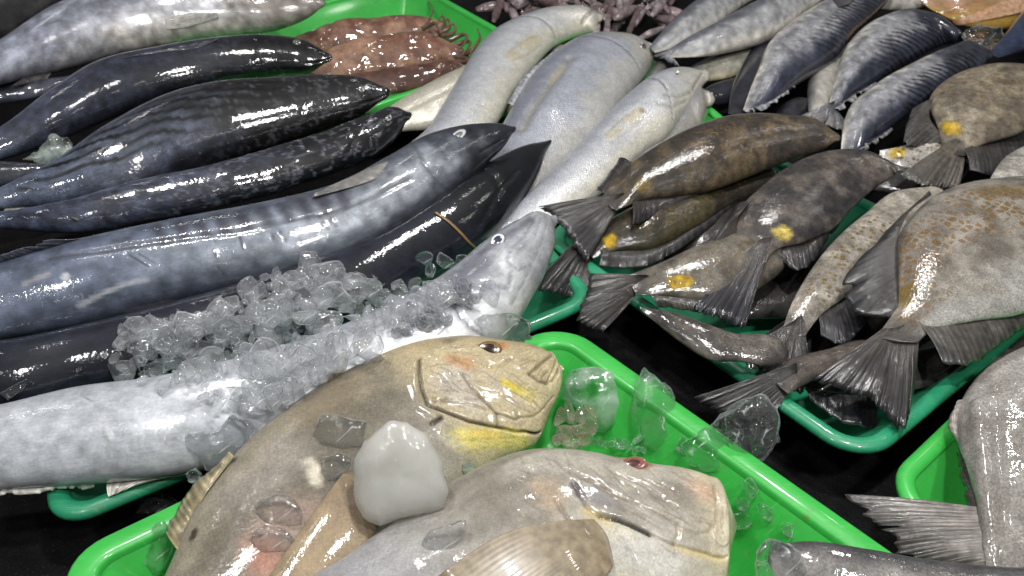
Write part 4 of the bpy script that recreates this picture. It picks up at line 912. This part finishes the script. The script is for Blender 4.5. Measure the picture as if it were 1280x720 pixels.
for i, (pp, zz, lb) in enumerate([  # dark filler fish added so gaps in the pile read as shade
    ([(895,352,900,400),(940,335,948,398),(985,320,995,395),(1040,300,1050,370),(1085,290,1095,330)], .045, 'dark filler rabbitfish added low in the tray under the fish with the pale yellow spot'),
    ([(930,440,938,462),(980,400,990,455),(1040,380,1050,440),(1110,360,1120,425),(1180,350,1185,400)], .05, 'dark filler rabbitfish added low in the tray under the pale orange dotted one'),
    ([(1030,200,1036,225),(1080,195,1090,238),(1130,190,1140,245),(1190,190,1195,230)], .07, 'dark filler rabbitfish added under the tail of the top grey brown one'),
    ([(1100,470,1106,500),(1150,430,1162,490),(1210,400,1226,470),(1280,370,1290,440)], .05, 'dark filler rabbitfish added low in the tray under the ribbed fin of the largest one'),
    ([(830,290,835,340),(880,265,890,330),(930,240,940,320),(980,215,990,280)], .06, 'dark filler rabbitfish added low in the tray under the two brown ones')]):
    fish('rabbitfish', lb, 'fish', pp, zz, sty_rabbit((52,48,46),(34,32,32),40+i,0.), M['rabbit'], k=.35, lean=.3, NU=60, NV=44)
# ------------------------------------------------------------------ the two big tan fish in front
def sty_x(F):
    u, s, X, Y = F.u, F.s, F.XX, F.YY; n = fbm(X*22, Y*22, 5); n2 = fbm(X*9+3, Y*9, 3)
    c = lerp(arr((134,127,111)), arr((102,96,84)), sstep(.35,.65,n)[..., None])
    c = lerp(c, arr((150,144,132)), (sstep(-.1,.6,-s+(n2-.5)*1.2)*.8)[..., None])
    c = lerp(c, arr((182,168,134)), (sstep(.63,.72,u+(n2-.5)*.1)*.9)[..., None])
    c = lerp(c, arr((150,134,100)), (sstep(.5,.95,s)*sstep(.6,.75,u)*.8)[..., None])
    return c, 0.
X_ = fish('sweetlips', 'tan thick lipped fish facing right with yellow cheeks and a brown eye', 'fish',
    [(150,830,340,900),(180,770,390,850),(206,718,440,800),(240,640,480,735),(292,567,520,690),(350,515,545,650),(420,466,570,618),(484,434,598,592),(540,420,630,572),(590,418,656,560),(630,424,673,548),(662,430,689,512),(682,438,700,488),(694,446,703,470),(699,455,703,463)],
    (.095,.125), sty_x, M['sweetlip'], k=.42, lean=.55, ext=260, lens=.1, NU=430, NV=300,
    feats=[
      ('p',[(575,470),(560,482),(590,500)],20,(176,168,158),.75,.7),('p',[(569,449),(583,455)],9,(170,112,66),.55,.8),('p',[(626,432)],7,(170,96,56),.7,.7),
      ('p',[(590,412),(560,425)],7,(90,80,66),.6,.9),
      
      ('b',[(536,446),(528,452)],7,3.5),
      ('g',[(524,450),(524,464),(527,485),(535,507),(562,517),(587,527),(613,533),(644,540),(675,541)],1.8,5.5,(44,38,30),.95),
      ('b',[(516,455),(516,480),(524,508),(545,522)],6,2.5),
      ('g',[(577,467),(587,482),(603,500),(621,518),(622,533)],1.7,2.2,(104,94,78),.8),
      ('g',[(540,503),(575,503),(607,512)],1.8,1.6,(120,108,92),.7),
      ('b',[(545,470),(556,488),(548,500)],7,2.5),
      ('g',[(621,518),(644,525),(664,521),(682,508),(692,496)],1.6,1.6,(132,120,92),.75),
      ('g',[(662,467),(675,477),(684,480),(692,475),(698,462)],2.2,3.5,(92,84,62),.85),
      ('g',[(690,443),(677,454),(663,466)],2.2,3,(112,102,76),.8),('g',[(695,450),(691,464),(684,479)],1.7,2.4,(120,108,82),.7),
      ('b',[(697,470),(690,485)],7,1.0),('b',[(685,458),(678,466)],5,1.0),
      ('g',[(596,452),(610,460),(626,458),(636,450)],2,1.6,(140,122,84),.5),
      ('g',[(632,448),(655,456),(660,462)],1.6,1.2,(140,128,100),.6),
      ('p',[(631,479),(652,490),(664,495)],7,(206,184,52),.85,.7),('p',[(610,470),(630,490),(650,503)],8,(172,162,150),.6,.8),
      ('p',[(670,500),(690,490),(697,476)],16,(196,184,146),.7,.7),
      ('p',[(575,548),(600,548),(630,549),(655,550)],13,(206,194,112),.9,.6),('p',[(590,541),(625,545)],5,(216,186,90),.6,.7),('p',[(557,545),(575,560)],9,(192,186,160),.7,.7),
      ('g',[(540,530),(547,526),(552,522)],3,3.5,(36,32,30),.95),('b',[(552,535)],9,3),
      ('p',[(300,610),(340,590),(360,560)],30,(166,158,150),.55,.9),('p',[(322,690),(335,700)],22,(178,128,108),.8,.8),('p',[(345,655),(380,640)],24,(176,146,132),.6,.9),('p',[(386,580),(395,600)],9,(214,206,186),.9,.6),('p',[(378,585)],8,(92,86,84),.5,.9),
      ('p',[(243,665),(240,672)],5,(50,44,36),.85,.6),('p',[(292,576)],4,(60,52,40),.8,.6),('b',[(350,640),(340,670)],20,3),
      ('p',[(430,480),(400,510)],30,(136,122,98),.5,.9)]
      + wrinkles([(530,452),(580,448),(600,500),(590,520),(540,500)],20,.25,22,1.0,0.32,(120,108,92),.6,1)
      + wrinkles([(600,465),(660,475),(690,500),(660,535),(622,515)],27,.55,24,.9,0.24,(140,126,92),.55,2)
      + wrinkles([(560,430),(590,425),(600,445),(560,448)],9,.1,16,.9,0.21,(116,100,74),.5,3)
      + wrinkles([(640,430),(672,438),(664,462),(636,452)],14,-.5,16,.8,0.21,(130,116,84),.5,4)
      + wrinkles([(560,535),(660,545),(640,558),(580,575)],12,-.1,26,1.0,0.24,(170,156,84),.4,6)
      + wrinkles([(664,455),(690,446),(700,468),(684,478)],8,-.9,12,.8,0.28,(120,106,78),.6,7))
eye(X_, 610.5, 437, 18, 12, iris=(118,92,40), pupil=(40,27,20), ring=(100,82,54), pr=.66, dome=.26, sink=1.5)
fin(X_, 'dorsal_fin', [(400,481),(440,458),(484,436)], [(408,474),(446,449),(486,434)], dz=.006, rays=8, c0=(120,108,88), c1=(140,130,112), jag=.3, light=.15)
fin(X_, 'dorsal_fin', [(222,688),(250,625),(292,570)], [(204,660),(238,608),(288,566)], dz=-.004, rays=12, c0=(150,138,108), c1=(130,126,100), jag=.25, mat='fin_clear', light=.2)
fish('pectoral_fin', None, None, [(432,588,474,612),(428,592,478,636),(408,618,462,676),(372,668,426,718),(335,722,392,770),(318,750,360,800)], (.158,.140), sty_flat((150,132,106),(126,110,90),6,30), M['smooth'], k=.26, lens=.2, NU=80, NV=50, parent=X_.o)

def sty_y(F):
    u, s, X, Y = F.u, F.s, F.XX, F.YY; n = fbm(X*20+9, Y*34, 5); n2 = fbm(X*9+3, Y*9, 3)
    c = lerp(arr((162,157,145)), arr((128,122,111)), sstep(.35,.66,n)[..., None])
    c = lerp(c, arr((148,148,153)), (sstep(.55,.25,u)*.8)[..., None])
    c = lerp(c, arr((184,178,160)), (sstep(.0,.6,-s+(n2-.5)*.8)*.8)[..., None])
    c = lerp(c, arr((190,178,150)), (sstep(.9,.98,u+(n2-.5)*.06)*.8)[..., None])
    return c, 0.
Y_ = fish('sweetlips', 'greyish fish with a blunt head, sunken red eye and open gill slit at the bottom', 'fish',
    [(300,790,420,1080),(377,717,540,985),(418,693,585,950),(466,660,640,910),(520,622,695,880),(575,586,748,850),(650,557,800,822),(720,557,838,796),(800,574,874,772),(852,581,893,752),(882,591,903,738),(902,605,909,715),(911,628,912,690)],
    (.12,.135), sty_y, M['smooth'], k=.40, lean=.6, lens=.1, ext=240, NU=450, NV=300, warp=.003, snout=False,
    feats=[
      ('b',[(793,577)],16,4),('p',[(793,577),(800,580)],11,(142,92,76),.85,.5),('p',[(775,570)],9,(120,104,90),.6,.8),
      ('g',[(716,604),(722,612),(727,622),(733,634),(748,645)],3,2.2,(90,82,80),.6),('p',[(720,607),(725,617)],6,(62,56,60),.85,.9),
      ('g',[(750,645),(772,650),(793,659),(811,668)],2.6,9,(10,8,8),1.),('g',[(813,669),(828,675),(842,682)],1.8,2.5,(96,88,76),.8),  # black here and in the patch below paints shade into the slit
      ('b',[(760,638),(780,642),(800,652)],6,1.2),('p',[(752,646),(772,651),(793,660),(808,667)],2.2,(8,6,6),1.,.3),
      ('g',[(842,681),(870,689),(891,696),(909,696)],2.0,3.0,(140,120,76),.85),('p',[(842,685),(870,693),(895,699),(908,699)],5,(196,180,130),.6,.8),
      ('g',[(846,655),(848,668),(842,681)],1.8,1.8,(150,140,110),.6),
      ('g',[(848,660),(870,668),(886,665),(894,652),(896,625),(893,606)],2.0,1.8,(150,140,116),.7),
      ('s',[(905,640),(905,670)],12,2),('p',[(906,610),(908,690)],9,(204,196,172),.8,.6),('p',[(872,608),(882,618)],10,(192,156,132),.6,.8),
      ('g',[(838,610),(843,613),(845,618)],1.5,1.6,(110,98,84),.7),('g',[(815,618),(830,626),(846,634)],2.2,1.8,(122,112,98),.6),
      ('g',[(750,608),(790,628),(825,645),(846,656)],2.6,2.2,(130,118,98),.5),('g',[(770,592),(800,604),(830,622)],2.4,2.0,(134,124,106),.5),('g',[(735,600),(765,618)],2.4,1.8,(110,104,100),.5),
      ('p',[(740,618),(760,628)],12,(118,114,118),.6,.9),('p',[(735,640),(760,652)],8,(196,178,124),.7,.8),('p',[(760,665),(785,668)],12,(200,192,164),.7,.8),
      ('p',[(800,640),(835,660)],7,(172,168,164),.35,.9),('p',[(790,690),(830,700)],26,(196,194,188),.7,.8),('g',[(778,672),(788,690),(795,705)],2.2,1.5,(150,150,156),.5),
      ('g',[(696,625),(704,640),(712,652)],3,3,(112,100,88),.7),('p',[(680,610),(690,625)],16,(178,150,122),.5,.9),('p',[(800,560),(780,558)],12,(118,106,92),.5,.9),
      ('g',[(712,590),(735,600)],3,2,(116,104,92),.5),('b',[(640,620),(560,690)],26,4)]
      + wrinkles([(740,590),(780,595),(850,640),(840,665),(790,645),(745,625)],32,.5,26,1.1,0.35,(116,106,94),.55,11)
      + wrinkles([(800,590),(860,590),(890,620),(885,660),(850,650)],24,.55,20,1.0,0.28,(130,118,100),.5,12)
      + wrinkles([(640,570),(740,565),(720,640),(640,660)],24,.7,20,1.2,0.24,(116,108,98),.45,13)
      + wrinkles([(770,660),(900,700),(900,720),(780,715)],16,.4,20,1.0,0.28,(150,144,132),.5,14)
      + wrinkles([(890,605),(908,625),(908,690),(893,665)],9,1.5,18,.9,0.24,(150,138,114),.5,15))
eye(Y_, 792, 581, 18, 9.5, iris=(126,76,64), pupil=(74,46,42), ring=(134,104,88), pr=.6, dome=.2, sink=-2.5)
layfin(Y_, 'pectoral_fin', [(734,653),(750,672),(764,708)], [(548,728),(590,775),(690,800)], lift=(.006,.012), rays=22, c0=(166,150,122), c1=(138,124,100), amp=.00003, jag=.0, light=.02, bow=(-2,-17), mat='fin_skin', thick=.0015, rise=.006)

# ------------------------------------------------------------------ ice
bpy.context.view_layer.update(); DG = bpy.context.evaluated_depsgraph_get()
def rest_z(px, py, off=.0):
    """height of whatever already lies there, so that ice rests on it"""
    d = Vector(unit(ray(px, py))); hit, loc, *_ = scn.ray_cast(DG, Vector(CAM), d)
    return (loc.z if hit else .02)+off
def relax_ice(bm, amp, fr, seed):
    for v in bm.verts:
        d = mnoise.noise_vector(Vector(v.co)*fr+Vector((seed*3.1, seed*1.7, 0)))
        v.co += Vector(d)*amp
def ice_obj(bm, name, mat, loc, label, group=None, cat='ice'):
    me = bpy.data.meshes.new(name); bmesh.ops.recalc_face_normals(bm, faces=bm.faces); bm.to_mesh(me); bm.free()
    me.polygons.foreach_set('use_smooth', [True]*len(me.polygons)); me.materials.append(M[mat])
    o = bpy.data.objects.new(name, me); col.objects.link(o); o.location = Vector(loc); tag(o, label, cat, group); return o
def chunk(px, py, rx, ry, z, seed, mat='ice', label=None, group=None, name='ice_chunk', npt=12, flat=.8, sub=2, crease=.5, rot=None):
    rs = np.random.RandomState(seed)
    c = unp(px, py, z); mpp = ((c-CAM)@FW)/FPX
    a = rs.rand()*6.28 if rot is None else rot
    e1 = RT*math.cos(a)+UP*math.sin(a); e2 = -RT*math.sin(a)+UP*math.cos(a)
    bm = bmesh.new()
    for i in range(npt):
        d = unit(rs.randn(3)); r = .75+.4*rs.rand()
        p = e1*d[0]*rx*mpp*r+e2*d[1]*ry*mpp*r-FW*d[2]*min(rx, ry)*mpp*flat*r
        bm.verts.new(Vector(p))
    r = bmesh.ops.convex_hull(bm, input=bm.verts)
    bmesh.ops.delete(bm, geom=list({g for g in r['geom_interior']+r['geom_unused'] if isinstance(g, bmesh.types.BMVert)}), context='VERTS')
    sz = rx*mpp
    bmesh.ops.bevel(bm, geom=list(bm.edges), offset=sz*.09, segments=1, affect='EDGES', profile=.5)
    bmesh.ops.triangulate(bm, faces=bm.faces)
    bmesh.ops.subdivide_edges(bm, edges=bm.edges, cuts=2, use_grid_fill=True)
    for _ in range(2): bmesh.ops.smooth_vert(bm, verts=bm.verts, factor=.5, use_axis_x=True, use_axis_y=True, use_axis_z=True)
    relax_ice(bm, sz*.10, 1.6/sz, seed)
    lim = max(rx, ry)*mpp*1.05
    for v in bm.verts:
        if v.co.length > lim: v.co *= lim/v.co.length

    return ice_obj(bm, name, mat, c, label, group)
def slab(outline, z, thick, label, mat='ice', seed=1, name='ice_chunk', bulge=.35, amp=.05, back=.6, cat='ice', wob=.5):
    """a lump with the given outline: its own distance, thickness and a domed, wavy top"""
    pts = np.array(outline, float); ctr = pts.mean(0); z = rest_z(*ctr, .002) if z is None else z; c = unp(ctr[0], ctr[1], z); dep = (c-CAM)@FW
    P = np.concatenate([pts, pts[:1]]); tt = np.concatenate([[0], np.cumsum(np.linalg.norm(np.diff(P, axis=0), axis=1))])
    O = np.stack([np.interp(np.linspace(0, tt[-1], 49), tt, P[:, k_]) for k_ in (0, 1)], 1)[:-1]; O = O*.8+(np.roll(O, 1, 0)+np.roll(O, -1, 0))*.1
    view = unit(CAM-c); rs = np.random.RandomState(seed)
    O = O+(rs.rand(48, 2)-.5)*wob*2
    bm = bmesh.new(); rings = []
    prof = [(.45, -back*.9), (.8, -back*.75), (.97, -back*.3), (1.0, 0.), (.985, .3), (.92, .58), (.80, .74), (.60, .84), (.36, .9), (.15, .92)]
    Os = O.copy()
    for _ in range(14): Os = Os*.5+(np.roll(Os, 1, 0)+np.roll(Os, -1, 0))*.25
    for sc, h in prof:
        r = []; tq = sstep(.35, .95, sc)
        for q in Os*(1-tq)+O*tq:
            p = ctr+(q-ctr)*sc; w = atdepth(p[0], p[1], dep)+view*h*thick-c
            r.append(bm.verts.new(Vector(w)))
        rings.append(r)
    for a, b in zip(rings[:-1], rings[1:]):
        for j in range(48): bm.faces.new((a[j], a[(j+1) % 48], b[(j+1) % 48], b[j]))
    bm.faces.new(rings[-1]); bm.faces.new(rings[0][::-1])
    size = np.ptp(O, axis=0).mean()*dep/FPX
    bmesh.ops.triangulate(bm, faces=[f for f in bm.faces if len(f.verts) > 4])
    relax_ice(bm, size*amp, 3.2/size, seed); relax_ice(bm, size*amp*.5, 8/size, seed+9)
    return ice_obj(bm, name, mat, c, label, None, cat)

slab([(486,524),(508,527),(535,547),(552,577),(560,614),(555,638),(515,646),(474,656),(454,648),(441,621),(441,581),(458,547)], .195, .026, 'big frosted white ice block between the two tan fish', 'ice_frost', 3, amp=.022, wob=1.2)
slab([(701,480),(716,463),(740,458),(768,463),(786,477),(791,501),(780,529),(756,541),(734,535),(716,507),(702,501)], .085, .03, 'half cloudy ice block in front of the tan fish lips against the green wall', 'ice_half', 5)
slab([(809,458),(823,471),(844,510),(852,547),(841,568),(817,570),(804,547),(791,523),(795,477)], .10, .026, 'tall clear pointed ice shard leaning on the green tray wall', 'ice', 8, amp=.09, bulge=.5)
slab([(884,535),(914,559),(937,581),(924,605),(890,590),(860,581),(853,556)], .10, .020, 'flat clear ice plate by the blunt grey snout', 'ice', 11, amp=.07)
slab([(896,523),(930,498),(957,490),(976,513),(977,547),(960,570),(939,584),(914,562),(887,532)], .125, .032, 'large clear ice lump balanced on the green rim in front of a hanging tail', 'ice', 14, amp=.08)
slab([(945,690),(955,674),(980,676),(1000,690),(1012,716),(985,732),(945,726)], None, .018, 'clear melting ice lump on the fish tail at the bottom edge', 'ice', 17)
slab([(912,640),(950,632),(990,648),(1002,668),(970,684),(930,676),(906,660)], .035, .012, 'thin sheet of melting ice in the bottom of the green tray', 'ice', 19, amp=.04, name='ice_sheet')
slab([(400,517),(427,518),(460,530),(453,553),(430,563),(397,555),(393,543)], None, .018, 'clear square ice cube on the tan fish flank beside the frosted block', 'ice', 21, amp=.06)
slab([(404,572),(425,566),(440,572),(438,592),(418,600),(410,604),(402,588)], None, .014, 'small clear ice drop under the square ice cube on the tan fish', 'ice', 22, amp=.08)
slab([(317,633),(330,622),(347,617),(368,622),(378,634),(378,656),(352,664),(328,652)], None, .012, 'clear ice dome melting on the tan fish belly', 'ice', 23, amp=.06)
slab([(312,668),(330,656),(356,660),(370,676),(352,690),(325,692)], None, .010, 'clear ice lump over the pink patch of the tan fish', 'ice', 24, amp=.06)
slab([(227,547),(243,540),(270,537),(292,522),(320,530),(327,541),(303,560),(290,573),(276,592),(258,590),(250,570)], None, .014, 'crumpled clear ice piece on the silver fish flank beside the tan fish', 'ice', 25, amp=.09)
slab([(232,592),(244,585),(252,592),(248,602),(236,604)], .14, .009, 'tiny clear ice bead under the crumpled ice piece', 'ice', 26)
slab([(185,662),(205,650),(222,665),(220,680),(208,700),(196,722),(178,708)], .10, .016, 'clear ice shard in the left corner of the front green tray', 'ice', 27, amp=.09)
slab([(166,645),(180,622),(205,617),(226,630),(205,645)], None, .010, 'clear ice sliver lying across the two green rims', 'ice', 28, amp=.05)
slab([(577,580),(586,576),(594,580),(594,590),(584,594),(577,589)], None, .008, 'small round ice bead on the grey fish back', 'ice_half', 29)
slab([(527,676),(537,664),(560,654),(584,650),(581,668),(566,690),(543,697),(530,688)], None, .008, 'clear half melted ice disc on the grey fish back', 'ice', 30, amp=.04)
slab([(573,416),(592,398),(620,391),(645,392),(662,402),(668,424),(648,432),(605,430)], None, .018, 'clear ice lump under the silver fish chin', 'ice', 31, amp=.09)
slab([(598,366),(606,351),(618,350),(625,366),(621,386),(606,389)], None, .006, 'clear ice drop clinging to the silver fish cheek', 'ice', 32, amp=.04)
slab([(426,446),(440,439),(470,441),(482,449),(466,456),(438,456)], None, .008, 'flat wet ice flake on the nape of the tan fish', 'ice', 33, amp=.04)
slab([(28,200),(50,188),(66,168),(84,174),(92,184),(80,198),(58,204)], .15, .018, 'cracked ice piece between two dark bonitos at the left edge', 'ice_half', 34, amp=.1)
slab([(0,492),(20,480),(34,474),(30,486),(10,500)], None, .006, 'thin ice splinter on the dark mackerel at the left edge', 'ice', 35, amp=.05)
slab([(1200,42),(1222,30),(1250,34),(1262,52),(1240,66),(1212,60)], .09, .018, 'greenish clear ice under the orange fish at the top right', 'ice', 36, amp=.09)
HEAP = [(132,445),(150,408),(215,400),(262,385),(300,366),(330,343),(390,328),(450,345),(500,352),(545,348),(575,372),(520,395),(470,428),(430,452),(385,486),(335,512),(285,512),(235,488),(190,478),(150,470)]
rs = np.random.RandomState(12); pl = []; tries = 0
while len(pl) < 260 and tries < 6000:
    tries += 1
    x, y = 130+rs.rand()*440, 325+rs.rand()*185
    if not inside(x, y, HEAP): continue
    if any(math.hypot(x-a, y-b) < 7.5 for a, b, _ in pl): continue
    pl.append((x, y, 0))
for i, (x, y, _) in enumerate(pl):
    r = 8+25*rs.rand()**2.2
    zc = rest_z(x, y, .006+.034*rs.rand()*math.exp(-((x-350)/120)**2-((y-420)/60)**2))
    chunk(x, y, r, r*(.55+.4*rs.rand()), zc, 100+i, 'ice_heap', 'small clear irregular ice chunk in the big heap between the silver and striped fish', 'ice chunks heaped on the fish')
for i in range(20):
    t_ = rs.rand(); x = 175+t_*300; y = 455-t_*85+(rs.rand()-.5)*70; r = 20+13*rs.rand()
    if inside(x, y, HEAP): chunk(x, y, r, r*(.4+.3*rs.rand()), rest_z(x, y, .022), 500+i, 'ice', 'larger clear ice shard lying on the big ice heap', 'large ice shards on the heap', flat=.4)
for i in range(26):
    x = 488+rs.rand()*120; y = 408-(x-488)*.34+(rs.rand()-.5)*34; r = 7+16*rs.rand()**1.6
    chunk(x, y, r, r*(.5+.4*rs.rand()), rest_z(x, y, .004), 420+i, 'ice', 'clear ice chunk strewn over the silver mackerel behind its head', 'ice strewn on the silver mackerel')
for i, (x, y, r, zz) in enumerate([(530,322,15,.155),(556,328,17,.155),(578,326,13,.15),(540,340,13,.155)]):
    chunk(x, y, r, r*.8, zz, 300+i, 'ice', 'clear rounded ice bead on the dark mackerel beside the straw strip', 'ice beads beside the straw strip')
for i, (x, y, r) in enumerate([(940,612,20),(958,640,16),(924,652,22),(850,556,15),(800,546,15),(776,553,13),(985,662,14),(930,630,13)]):
    chunk(x, y, r, r*.7, rest_z(x, y, .004), 460+i, 'ice', 'clear ice chunk lying in the front green tray beside the blunt grey head', 'ice in the front green tray')
for i in range(12):
    chunk(738+i*6.0+rs.rand()*4, 548+i*1.0+rs.rand()*8, 6+4*rs.rand(), 5+3*rs.rand(), .085, 330+i, 'ice', 'ice crumb in the row behind the grey fish forehead', 'ice crumbs behind the grey fish')
for i, (x, y, rx, ry, a) in enumerate([(702,524,11,22,-.4),(714,516,10,20,.1),(726,522,11,20,-.15),(738,516,11,17,.4),(706,542,15,14,.3),(722,540,17,15,0),(696,549,14,12,0),(716,553,18,12,.2),(740,534,11,15,-.2),(733,549,14,11,0)]):
    chunk(x, y, rx, ry, .11, 360+i, 'ice_brown', 'brownish ice crystal bunched below the tan fish lips', 'brown ice crystals', rot=a)

# ------------------------------------------------------------------ light: market lamps overhead, dim surroundings
w = bpy.data.worlds.new('World'); scn.world = w; w.use_nodes = True
bg = w.node_tree.nodes['Background']; bg.inputs[0].default_value = (.94, .97, 1, 1); bg.inputs[1].default_value = .085
def lamp(name, loc, target, size, power, c=(1, .985, .965), shape='DISK'):
    ld = bpy.data.lights.new(name, 'AREA'); ld.shape = shape; ld.size = size; ld.energy = power; ld.color = c
    o = bpy.data.objects.new(name, ld); col.objects.link(o); o.location = loc
    d = Vector(target)-Vector(loc); o.rotation_euler = d.to_track_quat('-Z', 'Y').to_euler(); return o
for (x, y, z, pw, sz, c) in ((.40, .50, 2.2, 24, .15, (1, .985, .965)), (-.75, 1.25, 2.3, 17, .15, (1, .985, .965)), (.85, -.30, 2.1, 15, .15, (1, .985, .965)),
                             (.75, 2.0, 2.3, 12, .15, (1, .985, .965)), (-.9, -.1, 2.2, 11, .15, (.97, .98, 1))):
    lamp('market_lamp', (x, y, z), (x*.25, .8, 0), sz, pw, c)
rl = np.random.RandomState(2)
for i in range(16):                                   # small unseen lights added only for glints on ice and wet skin
    a = 2*math.pi*(i+rl.rand()*.6)/16; r = 1.1+1.6*rl.rand()
    ld = bpy.data.lights.new('glint_light', 'POINT'); ld.shadow_soft_size = .03; ld.energy = 2.2; ld.color = (1, .97, .93)
    o = bpy.data.objects.new('glint_light', ld); col.objects.link(o); o.location = (r*math.cos(a), .7+r*math.sin(a), 1.5+.8*rl.rand())

for pre, g in (('rabbitfish', 'rabbitfish piled over the dark green tray'), ('bonito', 'bonitos lying side by side'), ('croaker', 'silvery croakers in a row'),
               ('squid', 'brown squid in the green tray'), ('fish_tray', 'green plastic fish trays'), ('dark_mackerel', 'dark mackerel on the left'), ('sweetlips', 'two big tan fish in front'), ('grey_fish', 'rough grey fish at the lower right')):
    for o in list(bpy.data.objects):
        if o.parent is None and o.name.split('.')[0] == pre: o['group'] = g

scn.view_settings.view_transform = 'Standard'; scn.view_settings.look = 'None'; scn.view_settings.exposure = .2; scn.view_settings.gamma = 1
scn.render.engine = 'CYCLES'
cy = scn.cycles
cy.use_denoising = True; cy.max_bounces = 14; cy.transmission_bounces = 12; cy.glossy_bounces = 5; cy.diffuse_bounces = 3; cy.transparent_max_bounces = 8
cy.sample_clamp_indirect = 4; cy.caustics_refractive = True; cy.caustics_reflective = False; cy.blur_glossy = .5
